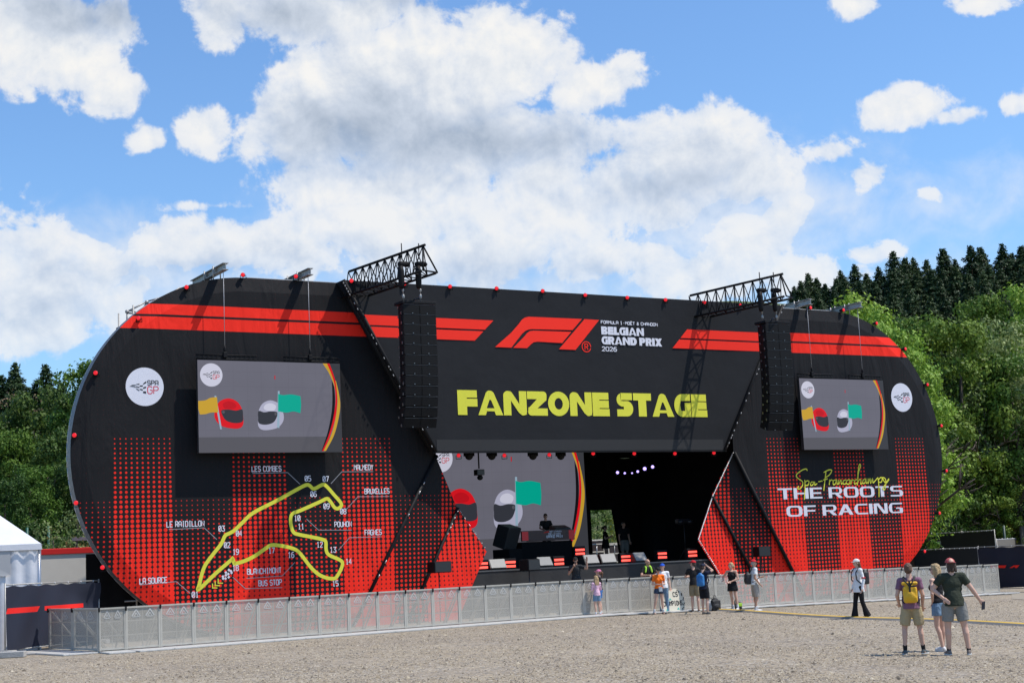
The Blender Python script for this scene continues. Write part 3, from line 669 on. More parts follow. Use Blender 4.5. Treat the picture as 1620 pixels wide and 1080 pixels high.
# ------------------------------------------------------------------ round badge with chequered flag
def badge(cx, cz, r, y, parent, mats, name='round_badge'):
    pr = PR(y); pr.disc((cx, cz), r, 48); o = pr.build(name, mats[0], parent)
    X = lambda x, z: (cx+(x-525)/405*r, cz-(z-565)/405*r)
    pr = PR(y-.003)
    for q in ([(488,500),(556,445),(556,490),(488,522)],[(488,580),(552,558),(552,592),(488,610)],[(488,660),(552,665),(552,710),(488,700)],
              [(418,540),(484,536),(484,562),(418,566)],[(418,608),(484,622),(478,650),(418,628)],[(342,512),(412,502),(412,524),(342,526)],
              [(342,558),(412,572),(408,592),(342,576)],[(342,600),(412,640),(406,658),(342,616)],[(200,562),(262,530),(338,530),(338,545),(262,545)],[(200,562),(262,566),(338,586),(338,572),(262,552)]):
        pr.poly([X(*p) for p in q])
    a = X(582,528); b = X(812,528); h = 95/405*r; thin_text(pr, 'SPA', a[0], a[1], h, .036*r, (b[0]-a[0])/text_w('SPA', h))
    pr.build('flag_print', mats[1], o)
    pr = PR(y-.003); a = X(585,710); b = X(812,710); h = 150/405*r; thin_text(pr, 'GP', a[0], a[1], h, .046*r, (b[0]-a[0])/text_w('GP', h)); pr.build('badge_lettering', mats[2], o)
    return o
wb = [o for o in stage.children if o.name.startswith('wing_banner')]
wl, wr = wb[0], wb[1]
c = P(229,611.5); badge(c[0], c[1], .64, -.004, wl, (white_print, black_print, crimson_print))
c = P(1426.5,628.5); badge(c[0], c[1], .64, -.004, wr, (white_print, black_print, crimson_print))

# ------------------------------------------------------------------ circuit map on the left wing
def circuit():
    E = lambda x, y: P(300+x/3.1775, 680+y/3.1765)
    pts = [(42,800),(50,770),(62,720),(80,675),(120,620),(158,572),(178,530),(200,518),(225,503),(262,468),(320,415),(440,353),(560,287),(590,275),(605,280),(620,294),(637,290),(658,278),(676,274),(694,288),
           (726,325),(758,362),(762,380),(745,394),(728,388),(712,365),(698,348),(686,345),(650,362),(560,402),(520,418),(508,440),(510,480),(522,512),(545,523),(610,536),(665,548),(684,560),(686,600),(700,626),
           (752,650),(768,666),(762,695),(740,735),(725,745),(690,742),(650,725),(610,690),(560,625),(528,598),(470,582),(415,577),(390,588),(330,630),(280,655),(232,670),(224,668),(216,646),(205,655),(130,720),(70,778)]
    w = smooth_pts([E(*p) for p in pts], True, 4)
    pr = PR(-.004); pr.stroke(w, .125, True); pr.build('circuit_outline', yellow_print, wl)
    pr = PR(-.007)
    for a in ((115,792,115,770),(128,780,128,758),(143,768,143,745)):
        p0 = E(a[2], a[3]); p1 = E(a[0], a[1]); p2 = E(a[0]+24, a[1]); pr.stroke([p0, p1, p2], .035, cap=False)
    pr.build('direction_arrows', yellow_print, wl)
    pr = PR(-.008)
    for (x, y) in ((197,702),(182,715),(210,716),(194,722),(167,735),(182,728),(196,738),(168,745),(180,745),(207,708)): pr.disc(E(x, y), .052, 4)
    def lab(s, x0, y0, x1, h=None):
        a = E(x0, y0); b = E(x1, y0); h = h or .175; thin_text(pr, s, a[0], a[1], h, .028, (b[0]-a[0])/text_w(s, h))
    pr.build('start_mark', white_print, wl)
    for s, x0, y0, x1 in (('LES COMBES',313,208,460),('MALMEDY',827,200,922),('BRUXELLES',880,320,1003),('POUHON',729,486,813),('FAGNES',881,527,964),('BLANCHIMONT',290,724,460),('BUS STOP',347,782,462),
                          ('05',580,256,609),('07',670,258,698),('06',608,334,637),('09',674,395,702),('08',758,421,786),('10',527,455,555),('11',546,497,574),('12',640,588,668),('13',707,614,735),('14',786,673,813),
                          ('15',719,783,747),('16',496,640,524),('17',398,618,426),('18',217,706,245),('19',218,625,246),('04',234,532,262),('02',174,591,202),('03',146,508,175),('01',12,840,44)):
        pr = PR(-.008); lab(s, x0, y0, x1); pr.build('map_lettering', white_print, wl)
    pr = PR(-.008)
    E2 = lambda x, y: P(x/3.1775, 720+y/3.1765)
    for s, x0, y0, x1 in (('LE RAIDILLON',838,360,1026),('LA SOURCE',702,645,840)):
        a = E2(x0, y0); b = E2(x1, y0); thin_text(pr, s, a[0], a[1], .175, .028, (b[0]-a[0])/text_w(s, .175)); pr.build('map_lettering', white_print, wl); pr = PR(-.008)
    pr = PR(-.006); ln = mat('grey_print', (.28,.28,.3), .6)
    for q in ([(315,217),(492,213),(555,272)],[(922,208),(764,209),(710,269)],[(1003,333),(846,334),(785,400)],[(815,502),(648,502),(587,446)],[(964,535),(803,540),(748,602)],[(285,744),(465,732),(528,664)],[(465,790),(280,796),(217,738)]):
        pr.stroke([E(*p) for p in q], .022, cap=False); pr.build('leader_line', ln, wl); pr = PR(-.006)
    for q in ([(848,372),(1026,363),(1090,422)],[(702,650),(886,633),(956,693)]): pr.stroke([E2(*p) for p in q], .022, cap=False); pr.build('leader_line', ln, wl); pr = PR(-.006)
circuit()

# ------------------------------------------------------------------ slogan on the right wing
def slogan():
    E = lambda x, y: P(1210+x/6.75, 720+y/6.75)
    pr = PR(-.005); a = E(142,470); b = E(1478,430); t_ = E(142,352); wide_text(pr, 'THE ROOTS', a[0], a[1], t_[1]-a[1], b[0]-a[0]); pr.build('slogan_lettering', white_print, wr); pr = PR(-.005)
    a = E(235,655); b = E(1475,600); t_ = E(235,540); wide_text(pr, 'OF RACING', a[0], a[1], t_[1]-a[1], b[0]-a[0]); pr.build('slogan_lettering', white_print, wr)
    pr = PR(-.009, .0002); S = lambda *p: pr.stroke(smooth_pts([E(*q) for q in p], False, 4), .048)
    S((450,160),(440,145),(400,155),(345,195),(335,225),(360,250),(400,280),(400,320),(375,355),(350,355),(358,330))
    S((425,265),(428,350),(420,468)); S((425,290),(450,270),(470,280),(460,315),(432,320)); S((520,285),(495,285),(485,315),(505,318),(530,285),(532,315),(555,300))
    S((572,280),(610,272)); S((650,180),(640,260),(628,372)); S((630,180),(680,155),(712,160),(690,205),(645,235)); S((625,262),(665,250))
    S((690,262),(686,310)); S((688,285),(705,262),(722,268)); S((760,262),(730,270),(728,308),(748,305),(765,262),(768,305),(782,298)); S((785,262),(785,305),(810,262),(815,305),(832,290))
    S((862,262),(836,272),(838,306),(868,298)); S((895,258),(868,275),(876,306),(900,300),(903,265),(893,258)); S((915,262),(915,306),(928,264),(945,264)); S((985,255),(955,270),(955,305),(985,290))
    S((985,300),(998,180),(1020,110),(1005,100),(990,200),(984,315)); S((986,290),(1010,255),(1022,265),(1020,305),(1038,295)); S((1070,252),(1045,265),(1045,298),(1065,292),(1076,252),(1080,296),(1095,285))
    S((1100,250),(1100,296),(1120,250),(1126,294),(1146,250),(1152,292),(1175,270),(1200,240)); S((1205,240),(1215,340),(1216,440)); S((1208,262),(1235,235),(1250,250),(1240,285),(1215,285))
    S((1320,250),(1285,290),(1262,262),(1255,235),(1285,255),(1285,320),(1275,365),(1255,355),(1275,320),(1320,262))
    pr.build('script_lettering', yellow_print, wr)
slogan()

# ------------------------------------------------------------------ screens
def em(name, col, s=1.): return mat(name, tuple(c*.12 for c in col), .5, emit=col, estr=s, bump=0, spec=.15)
sc_m = dict(bg=em('screen_grey', (.125,.123,.155)), floor=em('screen_dark_grey', (.085,.083,.098)), edge=em('screen_edge_grey', (.04,.042,.05)), wht=em('screen_white', (.52,.52,.62)), blk=em('screen_black', (.006,.006,.008)),
    red=em('screen_red', (.60,.006,.012)), dred=em('screen_dark_red', (.45,.004,.01)), gld=em('screen_gold', (.5,.30,.025)), teal=em('screen_teal', (.0,.33,.24)), pale=em('screen_lilac', (.36,.36,.47)),
    vis=em('screen_visor', (.03,.032,.042)), pole=em('screen_pole_blue', (.25,.36,.45)))
def tile_joints(m):
    t = m.node_tree; b = t.nodes['Principled BSDF']; tc = N(t, 'ShaderNodeTexCoord'); sp = N(t, 'ShaderNodeSeparateXYZ'); t.links.new(tc.outputs['Object'], sp.inputs[0]); acc = None
    for o in (sp.outputs[0], sp.outputs[2]):
        q = math_(t, 'LESS_THAN', math_(t, 'ABSOLUTE', math_(t, 'SUBTRACT', math_(t, 'FRACT', math_(t, 'DIVIDE', o, .5)), .5)), .022); acc = q if acc is None else math_(t, 'MAXIMUM', acc, q)
    nz = N(t, 'ShaderNodeTexNoise'); nz.inputs['Scale'].default_value = .7; t.links.new(tc.outputs['Object'], nz.inputs[0])
    s = math_(t, 'SUBTRACT', math_(t, 'MULTIPLY_ADD', nz.outputs[0], .22, c=.90), math_(t, 'MULTIPLY', acc, .06)); t.links.new(s, b.inputs['Emission Strength'])
tile_joints(sc_m['bg'])
def screen_picture(par, w, h, y, full=True):
    """the picture shown: grey field, badge, two plain racing helmets, two flags, three sweeping bands; x from 0 to w, z from 0 (bottom) to h"""
    X = lambda x, z: (x/1400*w, h-(z-60)/905*h)            # picture units
    PX = lambda lst: [X(a-85, b) for a, b in lst]
    def put(name, m, polys, dy):
        pr = PR(y-dy)
        for q in polys: pr.poly(PX(q))
        return pr.build(name, sc_m[m], par)
    put('floor_band', 'floor', [[(85,965),(1485,965),(1485,805),(85,815)]], .002)
    c = X(213-85, 205); badge(c[0], c[1], 106/1400*w, y-.003, par, (sc_m['wht'], sc_m['blk'], sc_m['dred']), 'screen_badge')
    put('edge_band', 'edge', [[(1370,60),(1485,60),(1485,965),(1300,965),(1400,800),(1455,600),(1465,470),(1440,300)]], .003)
    sweep = lambda pl: smooth_pts(pl, False, 5)
    def bnd(name, m, a, b, dy): put(name, m, [sweep(a)+sweep(b)[::-1]], dy)
    bnd('black_sweep', 'blk', [(1396,230),(1398,400),(1385,560),(1340,760),(1272,950)], [(1420,300),(1425,430),(1410,580),(1365,760),(1285,950)], .005)
    bnd('gold_sweep_top', 'gld', [(1308,62),(1370,160),(1415,270),(1428,330)], [(1352,62),(1395,140),(1430,235),(1445,340)], .006)
    bnd('gold_sweep', 'gld', [(1425,230),(1445,340),(1448,470),(1420,640),(1370,800),(1290,952)], [(1440,240),(1468,380),(1475,500),(1450,640),(1400,800),(1315,952)], .007)
    bnd('red_sweep', 'red', [(1352,62),(1395,170),(1425,290),(1428,450),(1400,620),(1345,800),(1276,952)], [(1378,62),(1415,170),(1440,280),(1446,450),(1422,620),(1362,800),(1292,952)], .008)
    put('marker', 'dred', [[(821,197),(831,200),(829,237),(820,233)]], .004)
    # helmets without faces
    def hel(name, m, light, sx, ox, oz):
        T = lambda lst: [(ox+sx*(a-380), b+oz) for a, b in lst]
        put(name+'_shell', m, [T(smooth_pts([(235,610),(245,540),(285,465),(370,433),(450,462),(495,530),(508,620),(505,690),(470,725),(400,728),(310,708),(258,665)], True, 5))], .009)
        put(name+'_shine', light, [T(smooth_pts([(315,490),(360,462),(415,470),(445,505),(420,532),(340,535)], True, 5))], .010)
        put(name+'_visor', 'vis', [T(smooth_pts([(302,552),(370,542),(440,552),(498,540),(506,600),(500,660),(430,676),(350,655),(312,605)], True, 5))], .011)
        put(name+'_hinge', 'floor', [T(arc(320,568,14,14,0,350,12))], .012)
    hel('red_helmet', 'red', 'dred', 1, 380, 0); hel('white_helmet', 'pale', 'wht', -.93, 768, 14)
    put('gold_flag', 'gld', [smooth_pts([(85,462),(150,455),(200,430),(262,422)], False)+[(272,572)]+smooth_pts([(272,572),(200,575),(150,590),(98,594)], False)+[(85,540)]], .013)
    put('teal_flag', 'teal', [smooth_pts([(852,380),(900,392),(980,384),(1074,400)], False)+smooth_pts([(1074,400),(1078,490),(1068,572)], False)+smooth_pts([(1068,572),(1000,556),(930,568),(848,556)], False)], .014)
    put('flag_poles', 'pole', [[(237,410),(254,408),(302,735),(286,738)],[(850,352),(868,352),(856,722),(834,718)]], .0125)
def side_screen(pTL, pBL, wpx, label, off=.5):
    a = P(*pTL, off); b = P(*pBL, off); s0 = (a[0]+b[0])/2; z1 = a[1]; z0 = b[1]; s1 = P(wpx[0], wpx[1], off)[0]; w = s1-s0; h = z1-z0
    T = thing('led_screen', label, 'screen', SW(s0, -off, z0), SANG, 'hanging screens either side of the header')
    mb = MB(); mb.box((w/2, .085, h/2), (w, .16, h)); body = mb.build('housing', mat('screen_housing', (.03,.03,.032), .5), T)
    pr = PR(0); pr.poly(R(0, 0, w, h)); face = pr.build('display', sc_m['bg'], T)
    screen_picture(face, w, h, 0)
    for (x0, x1) in ((-.02, w*.41), (w*.6, w+.02)):
        gr = MB()
        for zz in (h+.06, h+.2): gr.tube((x0, .08, zz), (x1, .08, zz), .022)
        n = int((x1-x0)/.16)
        for k in range(n): gr.tube((x0+(x1-x0)*k/n, .08, h+.06), (x0+(x1-x0)*(k+1)/n, .08, h+.2), .012, n=5)
        gr.box(((x0+x1)/2, .09, h+.12), (x1-x0, .02, .2))
        gr.build('header_bar', black_metal, T)
    for k in range(7):
        pass
    cabs = []
    return T, s0, w, z1
scrL = side_screen((312.5,569), (314.5,716), (539.5,640), 'left hanging video screen beside the left speaker column, above the circuit map')
scrR = side_screen((1263.5,598), (1273,711), (1401,655), 'right hanging video screen beside the right speaker column, above the white slogan')
def hoist(T, s0, z0, sx, off):              # steel rope and chain block from a roof beam to the screen
    x = sx - s0; top = TOP+.12
    r = MB().tube((x, .05, z0+.3), (x, .05, top), .012, n=6); r.build('hoist_rope', mat('rope_steel', (.35,.35,.36), .5, .3), T)
    c = MB(); c.ell((x, .05, z0+.3), (.06,.06,.1)); c.box((x, .05, z0+.16), (.12,.1,.2)); c.build('hoist_hook', black_metal, T)
for (T, s0, w, z1), xs in ((scrL, (357, 492)), (scrR, (1286, 1366))):
    base = T.location.z
    for x in xs:
        s = P(x, 570 if x < 800 else 590, .5)[0]; xx = s-s0; hh = z1-base
        r = MB().tube((xx, .05, hh+.42), (xx, .05, TOP+.1-base), .011, n=6); r.build('hoist_rope', mat('rope_steel', (.35,.35,.36), .5, .3), T)
        c = MB(); c.ell((xx, .05, hh+.38), (.05,.05,.12)); c.bbox((xx, .06, hh+.2), (.14,.12,.2), .02); c.build('hoist_hook', black_metal, T)
        # I-beam resting on the roof and reaching over the edge
        b = MB(); L = 2.6 if x != 357 else 3.4; y0 = -.7; zc = TOP+.20
        for dz in (-.11, .11): b.box((s, y0+L/2, zc+dz), (.2, L, .022))
        b.box((s, y0+L/2, zc), (.02, L, .2)); 
        for yy in (.2, 1.1): b.box((s, yy, zc), (.19, .05, .19)); b.tube((s+.13, yy, TOP-.1), (s+.13, yy, TOP+.42), .024); b.tube((s-.13, yy, TOP-.1), (s-.13, yy, TOP+.36), .024)
        b.build('roof_beam', steel, stage)

# ------------------------------------------------------------------ interior
def interior():
    DZ = 1.68
    mb = MB(); mb.box((18, 5.0, DZ-.06), (15.5, 9.3, .12)); mb.box((19, 13.2, DZ-.07), (9, 7, .12)); mb.build('deck', mat('deck_board', (.035,.034,.033), .75, var=.4, vscale=2), stage)
    sk = MB(); n = 90; vs = []
    for k in range(n+1):
        x = 10.3 + 15.4*k/n; y = .33 + .03*math.sin(k*1.1)+.02*math.sin(k*2.7)
        vs += [(x, .33, DZ-.005), (x, y, -.6)]
    sk.add(vs, [(2*k, 2*k+1, 2*k+3, 2*k+2) for k in range(n)], True); sk.build('deck_skirt', mat('skirt_cloth', (.022,.021,.021), .8, bump=.4, bscale=2), stage)
    ed = MB().box((18, .33, DZ+.004), (15.4, .05, .05)); ed.build('deck_edge', mat('deck_edge_grey', (.09,.09,.09), .6), stage)
    # roof, rear drapes, side drapes
    MB().box((17.8, 5.4, TOP-.35), (30, 10.2, .3)).build('roof', black_metal, stage)
    dr = MB(); yb = 9.6
    def drape(x0, x1, z0, z1, y=yb, tx0=None, tx1=None):
        n = max(2, int(abs(x1-x0)/.25)); vs = []
        for k in range(n+1):
            u = k/n; yy = y+.07*math.sin(k*1.9); vs += [(x0+(x1-x0)*u, yy, z0), ((tx0 if tx0 is not None else x0)+((tx1 if tx1 is not None else x1)-(tx0 if tx0 is not None else x0))*u, yy, z1)]
        dr.add(vs, [(2*k, 2*k+1, 2*k+3, 2*k+2) for k in range(n)], True)
    oL = P(936,860,-yb)[0]; oR = P(980,860,-yb); oT = P(955,803,-yb)[1]
    sl0 = P(1079,815,-yb); sl1 = P(1068.5,724,-yb); sr1 = P(1071.5,724,-yb); mm = P(1073,770,-yb)
    drape(8, oL, DZ, TOP-.5); drape(oL, oR[0], oT, TOP-.5); drape(oR[0], sl0[0]-.02, DZ, sl1[1], tx0=oR[0]-.7, tx1=sl1[0]-.02); drape(sl0[0], 30, DZ, sl1[1], tx0=sr1[0]+.12)
    drape(oR[0]-.9, 30, sl1[1], TOP-.5, y=yb-.05)
    drape(oL-.2, oR[0]+.1, oT-.1, oT+.3, y=yb-.1)
    dr.build('rear_drape', black_cloth, stage)
    for x in (8.6, 27.2):
        sd = MB()
        vs = []
        for k in range(31): yy = .7+9*k/30; vs += [(x+.06*math.sin(k*1.7), yy, -.5), (x+.06*math.sin(k*1.7), yy, TOP-.4)]
        sd.add(vs, [(2*k, 2*k+1, 2*k+3, 2*k+2) for k in range(30)], True)
        sd.build('side_drape', black_cloth, stage)
    for (x0, x1) in ((-.9, 10.6), (25, 35)):
        un = MB()
        vs = []; n = 50
        for k in range(n+1): x = x0+(x1-x0)*k/n; vs += [(x, 1.5+.05*math.sin(k*2.1), -.6), (x, 1.5+.05*math.sin(k*2.1), 2.9 if x1 < 20 else 2.6)]
        un.add(vs, [(2*k, 2*k+1, 2*k+3, 2*k+2) for k in range(n)], True)
        un.build('understage_drape', black_cloth, stage)
    # scaffold legs behind the wings
    for s in (.6, 2.2, 33.8, 35.6):
        for y in (.9, 2.6): MB().tube((s, y, -.6), (s, y, CZ if abs(s-17) > 17 else TOP-1), .03).build('scaffold_leg', steel, stage)
    MB().tube((.2, .9, 1.3), (3, .9, 1.3), .025).build('scaffold_bar', steel, stage)
    # rooftop scaffold handrail at the upper left
    A = P(201,492,-1.5); t = MB(); g = lambda x, y, o=-1.: (P(x, y, o)[0], -o, P(x, y, o)[1])
    for a, b in (((201,491),(201,519)),((201,493),(232,477)),((202,495),(228,497)),((232,476),(232,492)),((232,479),(250,482)),((205,491),(229,497)),((232,478),(221,500)),((232,477),(264,468)),((250,478),(275,462)),((228,499),(245,486)),((264,468),(285,455)),((214,503),(207,515))):
        t.tube(g(*a), g(*b), .03)
    for a in ((201,493),(232,478),(264,469)): t.ell(g(*a), (.07,.07,.07))
    t.build('roof_scaffold', steel, stage)
    # back video wall
    off = -8.; a = P(927.5,800,off); z0 = P(927,877,off)[1]-.02; w = 8.05; s1 = a[0]; s0 = s1-w; h = w/1400*905
    T = MB().box((s0+w/2, 8.1, z0+h/2), (w, .18, h)); T = T.build('video_wall', mat('screen_housing', (.03,.03,.032), .5), stage)
    root = bpy.data.objects.new('wall_display', None); bpy.data.objects.remove(root)
    pr = PR(0); pr.poly(R(0, 0, w, h)); face = pr.build('display', sc_m['bg'], T); face.location = (s0, 8.0, z0)
    screen_picture(face, w, h, 0)
    # the deck of the picture frame base
    MB().box((s0+w/2, 8.1, (z0+DZ)/2), (w, .3, z0-DZ)).build('wall_base', black_metal, stage)
    # overhead lighting trusses inside
    tr = MB()
    for y in (1.2, 4.2, 7.4):
        for dz in (0, .5): tr.tube((9, y, 6.9+dz), (27, y, 6.9+dz), .03); tr.tube((9, y+.45, 6.9+dz), (27, y+.45, 6.9+dz), .03)
        for k in range(36): tr.tube((9+k*.5, y, 6.9), (9.25+k*.5, y, 7.4), .014, n=5); tr.tube((9.25+k*.5, y, 7.4), (9.5+k*.5, y, 6.9), .014, n=5)
    tr.build('lighting_truss', black_metal, stage)
interior()
# ================================================================== things on and around the stage
red_glow = mat('lamp_red', (.3,.01,.01), .3, emit=(1,.012,.025), estr=.75)
red_hot = mat('lamp_red_hot', (.3,.05,.03), .3, emit=(1,.07,.05), estr=2.6)
violet_glow = mat('lamp_violet', (.2,.2,.4), .3, emit=(.45,.35,1), estr=2.4)
# ------- small red lamps on the rim
def lamp(loc, rz, label, group, emis=red_glow, r=.076, d=.22, tilt=0.):
    T = thing('stage_lamp', label, 'stage lamp', loc, rz, group)
    b = MB(); b.rev((0,.02,0), (0,d,0), [(0,r*1.05),(d*.35,r*1.0),(d*.8,r*.7),(d,r*.4)], 14); b.build('housing', black_metal, T)
    l = MB(); l.rev((0,-.012,0), (0,.02,0), [(0,r*.78),(.012,r*.92),(.032,r*.92)], 14); l.build('lens', emis, T)
    y = MB(); y.path([(-r*1.25,.08,0),(-r*1.25,.1,-r*1.6),(r*1.25,.1,-r*1.6),(r*1.25,.08,0)], .012); y.build('yoke', black_metal, T)
    T.rotation_euler[0] = tilt
    return T
proto = None
def place(x, y, off, label, group, cat_rz=-.5, dz=0):
    global proto
    s, z = P(x, y, off); loc = SW(s, -off, z)
    if proto is None: proto = lamp(loc, SANG+cat_rz, label, group)
    else:
        o = dup(proto, loc, SANG+cat_rz, label); o['group'] = group
ORD = ['first','second','third','fourth','fifth','sixth','seventh','eighth','ninth','tenth']
for i, (x, y) in enumerate(sorted(((712,453),(785.6,456),(858.6,460),(926,466.5),(992.5,470.5),(1053,474),(1114.5,478),(1172,482.5),(556,444),(640,448.5)))):
    place(x, y, .6, ORD[i]+' red lamp from the left along the top edge of the header', 'lamps along the top of the header')
for i, (x, y) in enumerate(((162,897),(120,795),(117.5,688),(151,589.5),(219,503),(295,454),(384,434.5),(468,437))):
    place(x, y, .1, ORD[i]+' red lamp counted upward from the bottom of the left rim', 'lamps round the left rim')
for i, (x, y) in enumerate(((1283,486.5),(1335,490),(1387.5,511),(1433,551.5),(1468,608),(1490,673),(1498,744),(1487,811),(1463.5,871.5))):
    place(x, y, .1, ORD[i]+' red lamp counted downward from the top of the right rim', 'lamps round the right rim', .2)
for i, (x, y) in enumerate(((725.5,720),(798,720),(869,719),(938.5,717),(1003.5,717),(1067.8,717),(1129.5,716))):
    place(x, y, .3, ORD[i]+' red lamp from the left under the bottom edge of the header', 'lamps under the header')
# black moving heads under the header
def head_lamp(x, y, off, label, s=.16):
    a, z = P(x, y, off); T = thing('moving_head_lamp', label, 'stage lamp', SW(a, -off, z), SANG, 'black moving heads under the header')
    MB().ell((0,0,0), (s,s,s*1.1)).build('head', black_metal, T); MB().bbox((0,.02,s*1.5), (s*2,s*1.6,s*.9), .02).build('base', black_metal, T)
    y_ = MB(); y_.box((-s*1.1,0,s*.6), (.03,s,s*1.6)); y_.box((s*1.1,0,s*.6), (.03,s,s*1.6)); y_.build('yoke', black_metal, T)
for i, x in enumerate((742, 778, 843, 887)): head_lamp(x, 720, -.6, ORD[i]+' black moving head lamp from the left under the header')
# hanging black projector
a, z = P(758, 747, -1.5); T = thing('hanging_camera', 'black camera unit hanging on a pole in front of the video wall', 'camera', SW(a, 1.5, z), SANG)
MB().tube((0,0,.15), (0,0,1.1), .03).build('pole', black_metal, T); b = MB(); b.bbox((0,0,0), (.32,.3,.22), .02); b.build('body', dark_metal, T); MB().ell((0,-.05,-.2), (.11,.13,.1)).build('head', black_metal, T)
# violet lamps deep inside
for i, (x, y, r) in enumerate(((977,747,.07),(988.5,748,.05),(1000,748,.04),(1009,745.5,.06),(1020,741,.085),(1032.5,738,.075))):
    s, z = P(x, y, -6); lamp(SW(s, 6, z), SANG-.4, ORD[i]+' violet lamp from the left deep inside the dark stage', 'violet lamps inside the stage', violet_glow, r, .2)
# ------- cantilever trusses and speaker columns
def truss_and_array(far, near, arr_px, label_t, label_a, nbox=12):
    s0, z = P(*far, .0); s0 -= .0
    F = V(s0, 0, z); dirv = V(.12, -1, 0); dirv = V(.10, -1, 0)/np.linalg.norm(V(.10, -1, 0)); off = 3.55
    n0 = P(near[0], near[1], off); Nr = V(n0[0], -off, n0[1])
    dv = Nr-F; L = float(np.linalg.norm(dv)); d = dv/L
    side = np.cross(d, V(0,0,1)); side /= np.linalg.norm(side); H = .98; B = .36
    T = thing('cantilever_truss', label_t, 'truss', SW(F[0], F[1], F[2]), SANG, 'trusses reaching out over the roof edge')
    f = MB(); p = lambda t, w, h: tuple(d*t + side*w + V(0,0,h))
    f.tube(p(0.05,0,0), p(L+.1,0,0), .05); f.tube(p(0,-B,-H), p(L+.22,-B,-H), .045); f.tube(p(0,B,-H), p(L+.22,B,-H), .045); f.build('chord', black_metal, T)
    g = MB(); n = 10; st = L/n
    for k in range(n):
        a = k*st
        for w in (-B, B): g.tube(p(a,0,0), p(a+st/2,w,-H), .019, n=6); g.tube(p(a+st/2,w,-H), p(a+st,0,0), .019, n=6)
        g.tube(p(a+st/2,-B,-H), p(a+st/2,B,-H), .022, n=6)
        if k % 2: g.tube(p(a+st/2,-B,-H), p(a+st*1.5,B,-H), .018, n=6)
    g.tube(p(L,0,0), p(L+.3,B,-H), .03); g.tube(p(L,0,0), p(L+.3,-B,-H), .03); g.tube(p(L+.3,-B,-H), p(L+.3,B,-H), .03)
    g.build('lacing', black_metal, T)
    # speaker column
    ax, az_ = P(arr_px[0], arr_px[1], off-.35); y0 = -(off-.35)
    A = thing('speaker_array', label_a, 'speaker column', SW(ax, y0, az_), SANG, 'speaker columns hung beside the header')
    w, h, dp = 1.26, .345, .62; px_ = 0; pz = -.14; py = 0; ang = 0
    bump = MB(); bump.bbox((0,.0,-.06), (w+.02,.66,.10), .012); bump.tube((-.25,-.1,.02), (.2,.1,.16), .03); bump.build('bumper', black_metal, A)
    curve = [0,0,0,0,0,1,1,1.5,2,3,4,5]
    for k in range(nbox):
        ang += math.radians(curve[k]); ca, sa = math.cos(ang), math.sin(ang)
        cy, cz = py + sa*(h/2)*1 , pz - ca*h/2
        M = Matrix.Translation((0, cy, cz)) @ Matrix.Rotation(ang, 4, 'X')
        cab = MB(); q = [(-w/2,-dp*.5),(w/2,-dp*.5),(w/2,-dp*.2),(w*.40,dp*.5),(-w*.40,dp*.5),(-w/2,-dp*.2)]
        vs = [M @ Vector((a[0], a[1], zz)) for zz in (-h/2+.008, h/2-.008) for a in q]
        cab.add(vs, [(5,4,3,2,1,0),(6,7,8,9,10,11)]+[(i,(i+1)%6,(i+1)%6+6,i+6) for i in range(6)])
        c = cab.build('speaker_cabinet', mat('speaker_black', (.008,.008,.009), .65, bump=.2, bscale=60, spec=.15), A)
        gr = MB(); 
        for sx in (-1, 1):
            vs = [M @ Vector(v) for v in ((sx*.012,-dp*.5-.022,-h/2+.02),(sx*(w/2-.02),-dp*.5-.004,-h/2+.02),(sx*(w/2-.02),-dp*.5-.004,h/2-.02),(sx*.012,-dp*.5-.022,h/2-.02))]
            gr.add(vs, [(0,1,2,3)])
        gr.build('grille', mat('speaker_grille', (.006,.006,.0065), .6, spec=.15), c)
        hd = MB()
        for sx in (-.28, .28): hd.box(tuple(M @ Vector((sx, -dp*.5-.03, -h/2+.045))), (.03,.015,.02))
        for sx in (-1, 1):
            hd.box(tuple(M @ Vector((sx*(w/2+.012), -dp*.3, -h/2+.06))), (.02,.05,.09)); hd.box(tuple(M @ Vector((sx*(w/2+.012), dp*.1, h/2-.06))), (.02,.05,.07))
        hd.build('rigging_pin', mat('rig_steel', (.3,.3,.3), .35, .8), c)
        ln = MB(); ln.box(tuple(M @ Vector((0, -dp*.5-.01, h/2-.0))), (w-.05,.012,.007)); ln.build('joint_strip', mat('joint_grey', (.12,.12,.125), .4, .5), c)
        py += sa*h; pz -= ca*h
    top = float(F[2]+d[2]*(L*.9)) - az_ - H
    for (sx, yy) in ((-.38,.12),(.2,-.05)):
        ch = MB(); ch.tube((sx,yy,0), (sx,yy,top+.5), .016); ch.ell((sx,yy,.2),(.05,.05,.09)); ch.ell((sx,yy,.42),(.04,.04,.07)); ch.build('chain', steel, A)
        m = MB(); m.bbox((sx+.02,yy,top+.42), (.34,.22,.16), .05); m.ell((sx+.14,yy,top+.42),(.17,.11,.1)); m.rev((sx-.08,yy-.05,top-.45),(sx-.08,yy-.05,top+.34),[(0,.07),(.12,.10),(.6,.11),(.79,.07)],12); m.build('chain_hoist', black_metal, A)
        MB().tube((sx,yy,top+.6),(sx,yy,top+1.15),.02).build('hanger', black_metal, A)
truss_and_array((551,430), (669,388.5), (656.5,478), 'black triangular truss jutting out above the left speaker column', 'tall black speaker column hanging to the left of the yellow title')
truss_and_array((1090,468), (1235,434), (1221.5,509), 'black triangular truss jutting out above the right speaker column', 'tall black speaker column hanging to the right of the yellow title')

